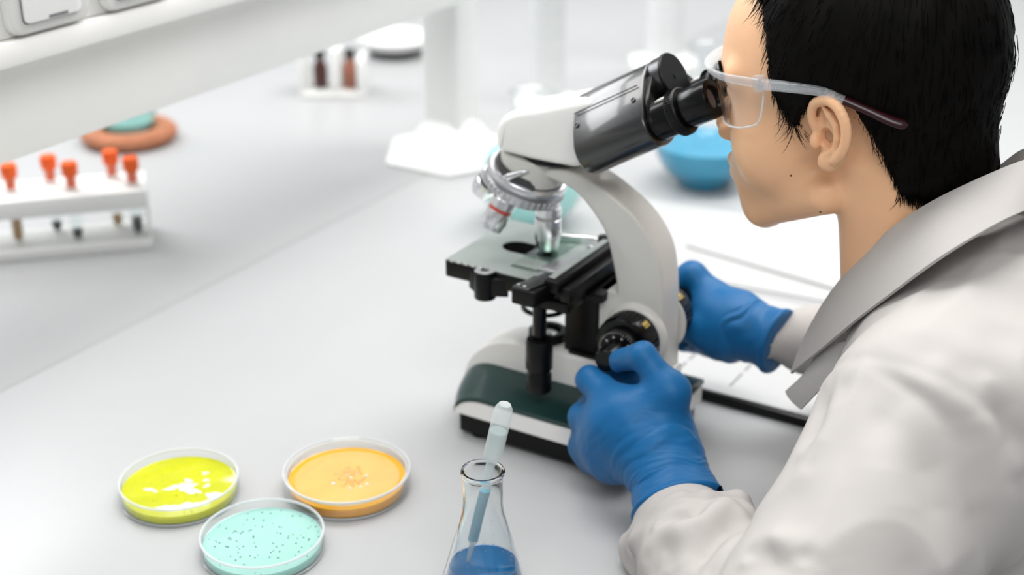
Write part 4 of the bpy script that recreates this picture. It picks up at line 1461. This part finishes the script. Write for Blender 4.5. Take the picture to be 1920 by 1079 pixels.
def coat_folds(v):
    r = 0.0
    zz = v[:, 2] + 0.35 * (v[:, 0] + 0.1)
    n1 = vnoise(np.stack([v[:, 0] * 26, v[:, 1] * 26, zz * 5 + 3], 1))
    n2 = vnoise(np.stack([v[:, 0] * 48 + 9, v[:, 1] * 48, zz * 10], 1))
    n0 = vnoise(np.stack([v[:, 0] * 13 + 5, v[:, 1] * 15, zz * 3 + 1], 1))
    r = 0.005 * (1 - np.abs(n0)) ** 3 - 0.002 + 0.0036 * (1 - np.abs(n1)) ** 2 + 0.0012 * n2
    # cross folds inside the elbow and near the wrist
    ax = (wrL - elL)
    L2 = ax @ ax
    t = (v - elL) @ ax / L2
    far_w = 1 - np.clip((t - 0.72) / 0.12, 0, 1)
    near = np.exp(-(np.linalg.norm(v - (elL + np.clip(t, 0, 1)[:, None] * ax), axis=1) / 0.075) ** 4) * (t > 0) * (t < 1.05)
    wv = 0.6 - 2 * np.abs(np.sin(t * 13 + 1.6 * vnoise(v * 16) + v[:, 0] * 22 + v[:, 2] * 12))
    r = (r * (1 - 0.6 * near) + near * 0.0014 * wv) * np.where(near > 0.05, far_w, 1)
    da = (elL - shL) / np.linalg.norm(elL - shL)
    ts = (v - shL) @ da
    ns_ = np.exp(-(np.linalg.norm(v - shL, axis=1) / 0.10) ** 6)
    r = r - ns_ * 0.0012 * np.exp(-((ts - 0.004) / 0.0045) ** 2) + ns_ * 0.0007 * np.exp(-((ts - 0.014) / 0.006) ** 2)
    for pts, hgt, wd in CREASES:
        bb = (v > pts.min(0) - 3 * wd).all(1) & (v < pts.max(0) + 3 * wd).all(1)
        if bb.any():
            q_ = v[bb]
            dd = np.min([rc(q_, pts[i], pts[i + 1], 0, 0) for i in range(len(pts) - 1)], axis=0)
            e0 = np.linalg.norm(q_ - pts[0], axis=1)
            e1 = np.linalg.norm(q_ - pts[-1], axis=1)
            fd = 0.035 if len(pts) > 3 else 0.018
            r[bb] += hgt * np.exp(-(dd / wd) ** 2) * np.clip(e0 / fd, 0.1, 1) * np.clip(e1 / fd, 0.1, 1)
    ax = wrR - elR
    t = (v - elR) @ ax / (ax @ ax)
    near = np.exp(-(np.linalg.norm(v - (elR + np.clip(t, 0, 1)[:, None] * ax), axis=1) / 0.07) ** 4) * (t > 0) * (t < 1.05)
    r = np.where(near > 0.05, r * (1 - np.clip((t - 0.7) / 0.12, 0, 1)), r) + near * (t < 0.85) * 0.003 * np.sin(t * 26 + 2 * vnoise(v * 15))
    return r


coat, cv, cn_ = sdf_mesh('lab_coat', coat_sdf, (-0.46, 0.54, -0.62), (0.15, 1.34, 0.29), 0.0030, coat_m, None, coat_folds)
adopt(coat)

# collar: a strip folded over, from a fold line near the neck to an outer edge
fold_px = [np.array(x) for x in ((-0.2846, 0.9450, 0.2016), (-0.2688, 0.9280, 0.2281), (-0.2481, 0.9120, 0.2550), (-0.2298, 0.9050, 0.2755), (-0.2125, 0.9070, 0.2904), (-0.1945, 0.9200, 0.3014), (-0.1778, 0.9400, 0.3089), (-0.1664, 0.9650, 0.3111))]
edge_px = [np.array(x) for x in ((-0.3118, 0.9300, 0.1222), (-0.2810, 0.9050, 0.1628), (-0.2533, 0.8820, 0.2002), (-0.2233, 0.8620, 0.2377), (-0.1978, 0.8520, 0.2679), (-0.1769, 0.8660, 0.2856), (-0.1586, 0.8950, 0.2948), (-0.1469, 0.9550, 0.2873))]


def sheet(name, A, Bc, thick, m, nu=10, nv=6, bulge=0.004, parent=coat):
    A = np.array(spline(A, 6))
    Bc = np.array(spline(Bc, 6))
    n = len(A)
    ctr = np.array([-0.20, 0.962, 0.10])
    rows = []
    for i in range(n):
        mid_ = (A[i] + Bc[i]) / 2
        out = mid_ - ctr
        out /= np.linalg.norm(out)
        rows.append([A[i] + (Bc[i] - A[i]) * (j / nv) + out * bulge * 4 * (j / nv) * (1 - j / nv) for j in range(nv + 1)])
    R_ = np.array(rows)
    du = np.gradient(R_, axis=0)
    dv = np.gradient(R_, axis=1)
    N_ = np.cross(du, dv)
    N_ /= np.linalg.norm(N_, axis=2, keepdims=True) + 1e-9
    if (N_[n // 2, nv // 2] @ (R_[n // 2, nv // 2] - ctr)) < 0:
        N_ = -N_
    vs = np.concatenate([(R_ + N_ * thick).reshape(-1, 3), (R_ - N_ * thick).reshape(-1, 3)])
    K = n * (nv + 1)
    fs = []
    for i in range(n - 1):
        for j in range(nv):
            a = i * (nv + 1) + j
            fs.append((a, a + 1, a + nv + 2, a + nv + 1))
            fs.append((K + a, K + a + nv + 1, K + a + nv + 2, K + a + 1))
        for j in (0, nv):
            a = i * (nv + 1) + j
            fs.append((a, a + nv + 1, K + a + nv + 1, K + a))
    for i in (0, n - 1):
        for j in range(nv):
            a = i * (nv + 1) + j
            fs.append((a, K + a, K + a + 1, a + 1))
    o = from_data(name, vs, fs, m, None, True, None, 60)
    b_ = bmesh.new()
    b_.from_mesh(o.data)
    bmesh.ops.recalc_face_normals(b_, faces=list(b_.faces))
    b_.to_mesh(o.data)
    b_.free()
    o.data.transform(Matrix.Translation(POFF))
    o.parent = parent
    return o


def mirror_y(ps):
    return [np.array([p[0], 2 * 0.962 - p[1], p[2]]) for p in ps]


far_fold = [p - np.array([0, 0.006, 0.024 * min(1, i / 2)]) for i, p in enumerate(mirror_y(fold_px)[::-1][1:])]
far_edge = [p - np.array([0, 0, 0.012 * min(1, i / 2)]) for i, p in enumerate(mirror_y(edge_px)[::-1][1:])]
sheet('collar', fold_px + far_fold, edge_px + far_edge, 0.0012, coat_m)
# collar stand inside the fold
stand_lo = [p + np.array([0.004, 0.006, -0.03]) for p in fold_px]
sheet('collar_stand', fold_px + far_fold, stand_lo + [p - np.array([0, 0.008, 0.03]) for p in far_fold], 0.0010, coat_m, bulge=0.0)
# lapels below the collar tips
lapA = [np.array(x) for x in ((-0.2907, 0.9250, 0.1504), (-0.2995, 0.9250, 0.1281), (-0.3141, 0.9280, 0.1069))]
lapB = [np.array(x) for x in ((-0.2588, 0.9000, 0.1756), (-0.2730, 0.9050, 0.1419), (-0.2965, 0.9150, 0.1028))]
sheet('lapel', lapA, lapB, 0.0010, coat_m, bulge=0.002)
sheet('lapel', mirror_y(lapA), mirror_y(lapB), 0.0010, coat_m, bulge=0.002)

# ---- gloves


def J(*pts):
    return [np.array(x) for x in pts]


gw, gc = np.array((-0.3805, 0.8620, 0.0559)), np.array((-0.3541, 0.8320, 0.0384))
palm = J((-0.4128, 0.8660, 0.0780))[0]
thumb = J((-0.3929, 0.8800, 0.0700), (-0.3889, 0.8800, 0.1083), (-0.4147, 0.8840, 0.1302), (-0.4380, 0.8930, 0.1166))
fing = [J((-0.4210, 0.8660, 0.0887), (-0.4617, 0.8880, 0.0955), (-0.4615, 0.9120, 0.0828), (-0.4377, 0.9180, 0.0866)),
        J((-0.4303, 0.8600, 0.0758), (-0.4655, 0.8840, 0.0626), (-0.4714, 0.9060, 0.0593), (-0.4619, 0.9120, 0.0651)),
        J((-0.4354, 0.8620, 0.0552), (-0.4649, 0.8840, 0.0363), (-0.4657, 0.9020, 0.0390), (-0.4562, 0.9040, 0.0468)),
        J((-0.4287, 0.8680, 0.0398), (-0.4548, 0.8840, 0.0244), (-0.4534, 0.8960, 0.0267), (-0.4449, 0.8960, 0.0343))]


def gloveL(p):
    d = rc(p, gw, palm, 0.026, 0.027)
    for fg in fing:
        d = smin(d, rc(p, gw + (palm - gw) * 0.3, fg[0], 0.020, 0.0135), 0.018)
    d = smin(d, rc(p, gw + (palm - gw) * 0.25, thumb[0], 0.02, 0.018), 0.02)
    d = smin(d, rc(p, thumb[0], thumb[1], 0.0185, 0.0135), 0.016)
    d = smin(d, rc(p, palm, thumb[1], 0.018, 0.0125), 0.012)
    d = smin(d, rc(p, fing[0][0], thumb[1], 0.011, 0.011), 0.010)
    d = smin(d, chain(p, thumb[1:], [0.0128, 0.0108, 0.0088], 0.004), 0.006)
    d = smin(d, chain(p, fing[0], [0.0135, 0.0108, 0.0098, 0.0085], 0.004), 0.014)
    d = smin(d, chain(p, fing[1], [0.0140, 0.0112, 0.0098, 0.0085], 0.004), 0.014)
    d = smin(d, chain(p, fing[2], [0.0135, 0.0106, 0.0094, 0.0080], 0.004), 0.016)
    d = smin(d, chain(p, fing[3], [0.0125, 0.0096, 0.0084, 0.0074], 0.004), 0.016)
    d = smin(d, rc(p, gw, gc, 0.0270, 0.0365), 0.012)
    ax = (gc - gw) / np.linalg.norm(gc - gw)
    cut = (p - gc) @ ax.astype(np.float32)
    d = smax(d, cut, 0.002)
    inner_ = rc(p, gw + ax * 0.045, gc + ax * 0.03, 0.0285, 0.0375)
    d = smax(d, -inner_, 0.001)
    return d


def wrinkL(v):
    ax = (gc - gw) / np.linalg.norm(gc - gw)
    t = (v - gw) @ ax
    k = np.exp(-((t - 0.018) / 0.035) ** 2)
    w = np.abs(vnoise(np.stack([t * 150 + 2 * vnoise(v * 35), v[:, 0] * 16, v[:, 1] * 16 + v[:, 2] * 14], 1)))
    w2 = np.abs(vnoise(np.stack([t * 330 + 3 * vnoise(v * 40), v[:, 0] * 30, v[:, 2] * 30], 1)))
    r = k * (0.0024 * (w - 0.35) + 0.0010 * (w2 - 0.3))
    r += 0.0016 * np.exp(-((t - np.linalg.norm(gc - gw) + 0.003) / 0.0022) ** 2)
    r += 0.0004 * vnoise(v * 90)
    return r


g1, _, _ = sdf_mesh('glove', gloveL, (-0.50, 0.795, -0.01), (-0.33, 0.945, 0.16), 0.0011, blue_nitrile, None, wrinkL)
adopt(g1)
g1['label'] = 'blue nitrile glove turning the near focus knob'

rw, rcf = np.array((-0.3907, 1.0350, 0.0975)), np.array((-0.3579, 1.0300, 0.0948))
rpalm = np.array((-0.4187, 1.0400, 0.0967))
rth = J((-0.4105, 1.0280, 0.0884), (-0.4260, 1.0200, 0.0919), (-0.4408, 1.0220, 0.0910), (-0.4530, 1.0240, 0.0948))
rf_ = [J((-0.4258, 1.0460, 0.1119), (-0.4486, 1.0500, 0.1283), (-0.4606, 1.0440, 0.1208), (-0.4628, 1.0360, 0.1081)),
       J((-0.4354, 1.0620, 0.0889), (-0.4634, 1.0720, 0.0939), (-0.4673, 1.0580, 0.0933), (-0.4651, 1.0440, 0.0890)),
       J((-0.4371, 1.0680, 0.0730), (-0.4614, 1.0760, 0.0717), (-0.4657, 1.0600, 0.0745), (-0.4633, 1.0460, 0.0756)),
       J((-0.4322, 1.0640, 0.0638), (-0.4516, 1.0700, 0.0574), (-0.4543, 1.0560, 0.0616), (-0.4535, 1.0460, 0.0649))]


def gloveR(p):
    d = rc(p, rw, rpalm, 0.0225, 0.025)
    for fg in rf_:
        d = smin(d, rc(p, rw + (rpalm - rw) * 0.3, fg[0], 0.02, 0.0145), 0.018)
    d = smin(d, rc(p, rw + (rpalm - rw) * 0.2, rth[0], 0.019, 0.0165), 0.018)
    d = smin(d, chain(p, rth, [0.0155, 0.0120, 0.0105, 0.0085], 0.004), 0.008)
    for fg in rf_:
        d = smin(d, chain(p, fg, [0.0142, 0.0120, 0.0100, 0.0085], 0.004), 0.006)
    d = smin(d, rc(p, rw, rcf, 0.0225, 0.0285), 0.008)
    ax = (rcf - rw) / np.linalg.norm(rcf - rw)
    d = smax(d, (p - rcf) @ ax.astype(np.float32), 0.002)
    return d


def wrinkR(v):
    ax = (rcf - rw) / np.linalg.norm(rcf - rw)
    t = (v - rw) @ ax
    k = np.exp(-((t - 0.004) / 0.014) ** 2)
    w = np.abs(vnoise(np.stack([t * 130 + 2 * vnoise(v * 35), v[:, 0] * 20, v[:, 1] * 20 + v[:, 2] * 14], 1)))
    return k * 0.004 * (w - 0.5) + 0.0009 * np.exp(-((t - np.linalg.norm(rcf - rw) + 0.003) / 0.0024) ** 2) + 0.0004 * vnoise(v * 90)


g2, _, _ = sdf_mesh('glove', gloveR, (-0.50, 0.96, 0.0), (-0.31, 1.13, 0.20), 0.0015, blue_nitrile, None, wrinkR)
adopt(g2)
g2['label'] = 'blue nitrile glove on the far focus knob'
# ================================================================== PETRI DISHES


def petri(x, y, R, label, agar_mat, agar_z, lid=False, h=0.0165):
    t = thing('petri_dish', label, 'petri dish', (x, y, 0), group='open petri dishes in the foreground')
    r = R - 0.0012
    p = [(0, 0.0006), (R - 0.004, 0.0006), (R - 0.0035, 0.0), (R - 0.0015, 0.0), (R, 0.0015), (R, h - 0.0004), (R - 0.0004, h), (r, h - 0.0003), (r, 0.0026), (0, 0.0022)]
    from_bm('dish', lathe(p, 96), dish_glass, t)
    from_bm('rim', lathe([(r - 0.0002, h - 0.0009), (R + 0.0004, h - 0.0009), (R + 0.0006, h), (R + 0.0002, h + 0.0006), (r, h + 0.0005)], 96, closed=True), rim_frost, t)
    from_bm('base_ring', lathe([(R - 0.006, 0.0), (R - 0.001, 0.0), (R + 0.0002, 0.0016), (R - 0.001, 0.0024), (R - 0.006, 0.0012)], 96, closed=True), rim_frost, t)
    a = from_bm('agar', lathe([(0, 0.0028), (r - 0.0006, 0.0028), (r - 0.0003, 0.0036), (r - 0.0003, agar_z + 0.0008), (r - 0.0016, agar_z), (0, agar_z)], 96), agar_mat, t)
    if lid:
        R2 = R + 0.0022
        from_bm('lid_skirt', lathe([(R2, h - 0.010), (R2, h + 0.0016), (R2 - 0.0012, h + 0.0026), (R2 - 0.002, h + 0.0016), (R2 - 0.001, h - 0.010)], 96, closed=True), dish_glass, t)
        from_bm('lid_rim', lathe([(R2 - 0.0016, h + 0.0014), (R2 + 0.0004, h + 0.0014), (R2 + 0.0002, h + 0.0026), (R2 - 0.0012, h + 0.0026)], 96, closed=True), rim_frost, t)
    return t, a


def blob(bm, x, y, z, r, hgt, n=14, irregular=0.0, sx=1.0, ang=0.0):
    c = bm.verts.new((x, y, z + hgt))
    o = []
    ph = random.uniform(0, 6)
    for i in range(n):
        a = 2 * PI * i / n
        rr = r * (1 + irregular * (0.6 * math.sin(3 * a + ph) + 0.5 * math.sin(5 * a + 2 * ph) + 0.35 * math.sin(8 * a + ph * 3)))
        u, v = rr * math.cos(a) * sx, rr * math.sin(a)
        o.append((x + u * math.cos(ang) - v * math.sin(ang), y + u * math.sin(ang) + v * math.cos(ang)))
    lo = [bm.verts.new((a, b, z)) for a, b in o]
    mid = [bm.verts.new((x + (a - x) * 0.72, y + (b - y) * 0.72, z + hgt * 0.8)) for a, b in o]
    for i in range(n):
        j = (i + 1) % n
        bm.faces.new((lo[i], lo[j], mid[j], mid[i]))
        bm.faces.new((mid[i], mid[j], c))


yellow_gel = mat('yellow_green_agar', (194, 197, 12), 0.12, var=0.07, vscale=60, sss=0.3, sssr=(0.01, 0.01, 0.002), coat=0.3)
orange_gel = mat('orange_agar', (252, 172, 34), 0.14, var=0.05, vscale=40, sss=0.35, sssr=(0.012, 0.006, 0.002), coat=0.3)
orange_top = mat('pale_orange_film', (214, 178, 100), 0.2, var=0.06, vscale=50, coat=0.3)
teal_gel = mat('mint_agar', (158, 206, 196), 0.12, var=0.03, vscale=40, sss=0.3, sssr=(0.004, 0.01, 0.008), coat=0.3)
growth_w = mat('white_mould', (216, 220, 206), 0.5, var=0.05, vscale=200)
growth_o = mat('orange_colony', (226, 166, 98), 0.35, var=0.1, vscale=200)
growth_g = mat('green_dark_colony', (26, 84, 84), 0.4)

t, a = petri(-0.7335, 0.702, 0.0470, 'petri dish of yellow-green agar with white mould patches', yellow_gel, 0.0088)
b = bmesh.new()
for (x, y, r, irr, sx, an) in ((0.004, 0.002, 0.0085, 0.5, 1.5, 0.5), (0.014, 0.0, 0.006, 0.5, 1.6, 0.3), (-0.004, -0.006, 0.004, 0.5, 2.0, 1.0), (0.0, 0.010, 0.004, 0.4, 1.5, 0),
                               (0.033, 0.004, 0.0075, 0.35, 1.3, 0.6), (0.026, -0.018, 0.007, 0.4, 2.2, 0.9), (0.016, -0.027, 0.006, 0.45, 2.4, 0.5), (0.034, -0.008, 0.005, 0.5, 1.5, 1.2),
                               (-0.016, -0.016, 0.0032, 0.5, 3.0, 0.2), (0.012, 0.018, 0.003, 0.5, 1.4, 0.4), (0.004, 0.026, 0.0034, 0.5, 1.3, 0.8), (0.018, 0.012, 0.003, 0.6, 1.6, 1.5)):
    blob(b, x, y, 0.0087, r * 0.72, 0.0007, 26, irr * 0.6, sx, an)
mo = from_bm('mould_patches', b, growth_w, t)
mo['kind'] = 'stuff'
b = bmesh.new()
for i in range(26):
    aa, rr = random.uniform(0, 2 * PI), 0.04 * math.sqrt(random.random())
    blob(b, rr * math.cos(aa), rr * math.sin(aa), 0.0088, random.uniform(0.0003, 0.0008), 0.0004, 8)
from_bm('small_colonies', b, mat('olive_colony', (150, 160, 30), 0.4), t)['kind'] = 'stuff'

t, a = petri(-0.6245, 0.780, 0.0490, 'petri dish of orange agar with a pale film and small colonies', orange_gel, 0.0098, True)
from_bm('film', lathe([(0, 0.0097), (0.0425, 0.0097), (0.0425, 0.0101), (0.041, 0.0104), (0, 0.0104)], 72), orange_top, t)
b = bmesh.new()
for i in range(46):
    aa, rr = random.uniform(0, 2 * PI), 0.017 * math.sqrt(random.random())
    blob(b, 0.001 + rr * math.cos(aa) * 0.8, 0.002 + rr * math.sin(aa), 0.0104, random.uniform(0.0008, 0.0024), 0.0007, 10, 0.2)
from_bm('orange_colonies', b, growth_o, t)['kind'] = 'stuff'
b = bmesh.new()
for (x, y, r) in ((0.003, 0.001, 0.0016), (0.012, 0.010, 0.0015), (-0.004, -0.013, 0.0019), (0.020, 0.000, 0.0014), (0.018, -0.006, 0.0013), (0.012, -0.012, 0.0012), (0.004, 0.008, 0.0008), (-0.002, 0.003, 0.0008)):
    blob(b, x, y, 0.0105, r, 0.0009, 12, 0.05)
from_bm('white_colonies', b, growth_w, t)['kind'] = 'stuff'

t, a = petri(-0.6262, 0.6770, 0.0463, 'petri dish of mint green agar speckled with tiny dark dots', teal_gel, 0.0085)
b = bmesh.new()
for i in range(95):
    aa, rr = random.uniform(0, 2 * PI), 0.0435 * math.sqrt(random.random())
    blob(b, rr * math.cos(aa), rr * math.sin(aa), 0.0085, random.uniform(0.00035, 0.0008), 0.0004, 8)
from_bm('dark_colonies', b, growth_g, t)['kind'] = 'stuff'

# ================================================================== ERLENMEYER FLASK WITH PIPETTE
FX, FY = -0.452, 0.713
fl = thing('erlenmeyer_flask', 'clear glass conical flask half cut by the frame holding blue liquid', 'flask', (FX, FY, 0))
H = 0.106
po = [(0.0, 0.0), (0.026, 0.0), (0.0305, 0.0025), (0.032, 0.007), (0.0315, 0.011), (0.0165, 0.066), (0.0147, 0.074), (0.0140, 0.082), (0.0140, 0.1015), (0.0150, 0.1035), (0.0156, 0.1052), (0.0148, 0.1066), (0.0130, 0.1064), (0.0124, 0.1035), (0.0124, 0.082), (0.0132, 0.073), (0.0150, 0.066), (0.0298, 0.011), (0.0303, 0.007), (0.0285, 0.0035), (0.025, 0.002), (0, 0.002)]
from_bm('glass_body', lathe(po, 96), flask_glass, fl, angle=60)
lv = 0.030
rl = 0.0298 + (0.0150 - 0.0298) * (lv - 0.011) / 0.055 - 0.0003
liq = lathe([(0, 0.0022), (0.025, 0.0022), (0.0283, 0.0037), (0.0300, 0.007), (0.0295, 0.011), (rl, lv), (rl - 0.0012, lv - 0.0006), (0, lv - 0.0006)], 80)
from_bm('blue_liquid', liq, blue_liquid, fl, angle=60)
b = bmesh.new()
for i in range(30):
    aa = random.uniform(0, 2 * PI)
    z = random.uniform(0.034, 0.064)
    r = 0.0298 + (0.0150 - 0.0298) * (z - 0.011) / 0.055 - 0.0002
    lathe([(0, -0.0002), (0.0004, 0), (0.0002, 0.0004), (0, 0.0005)], 8, b, axis_o=(r * math.cos(aa), r * math.sin(aa), z), axis_d=(-math.cos(aa), -math.sin(aa), 0.2))
from_bm('droplets', b, rim_frost, fl)['kind'] = 'stuff'

# pipette leaning in the neck: from the liquid up to the bulb
p0 = Vector((FX - 0.0135, FY - 0.004, 0.018))
p1 = Vector((FX + 0.0155, FY + 0.004, 0.160))
pd = (p1 - p0)
PL = pd.length
pip = thing('transfer_pipette', 'translucent plastic transfer pipette with blue liquid leaning in the conical flask', 'pipette', p0, Vector((0, 0, 1)).rotation_difference(pd.normalized()).to_euler())
from_bm('stem', lathe([(0.0006, 0), (0.0012, 0), (0.0022, 0.028), (0.0040, 0.0305), (0.0040, 0.076), (0.0034, 0.080), (0.0034, 0.098), (0.0030, 0.098), (0.0030, 0.080), (0.0036, 0.076), (0.0036, 0.031), (0.0014, 0.028)], 28, closed=True), stem_plastic, pip)
from_bm('drawn_liquid', lathe([(0, 0.0305), (0.0034, 0.0315), (0.0035, 0.0755), (0, 0.076)], 28), pip_liquid, pip)
from_bm('bulb', lathe([(0.0032, 0.097), (0.0040, 0.0985), (0.0062, 0.102), (0.0066, 0.106), (0.0066, 0.138), (0.0060, 0.1425), (0.0042, 0.1457), (0.0015, PL - 0.0002), (0, PL),
                       ], 36), pip_plastic, pip)
from_bm('bulb_residue', lathe([(0.0028, 0.099), (0.0056, 0.1035), (0.0060, 0.106), (0.0060, 0.124), (0, 0.1245)], 28), frosted('cloudy_water', (196, 216, 214), 0.45, 0.2), pip)
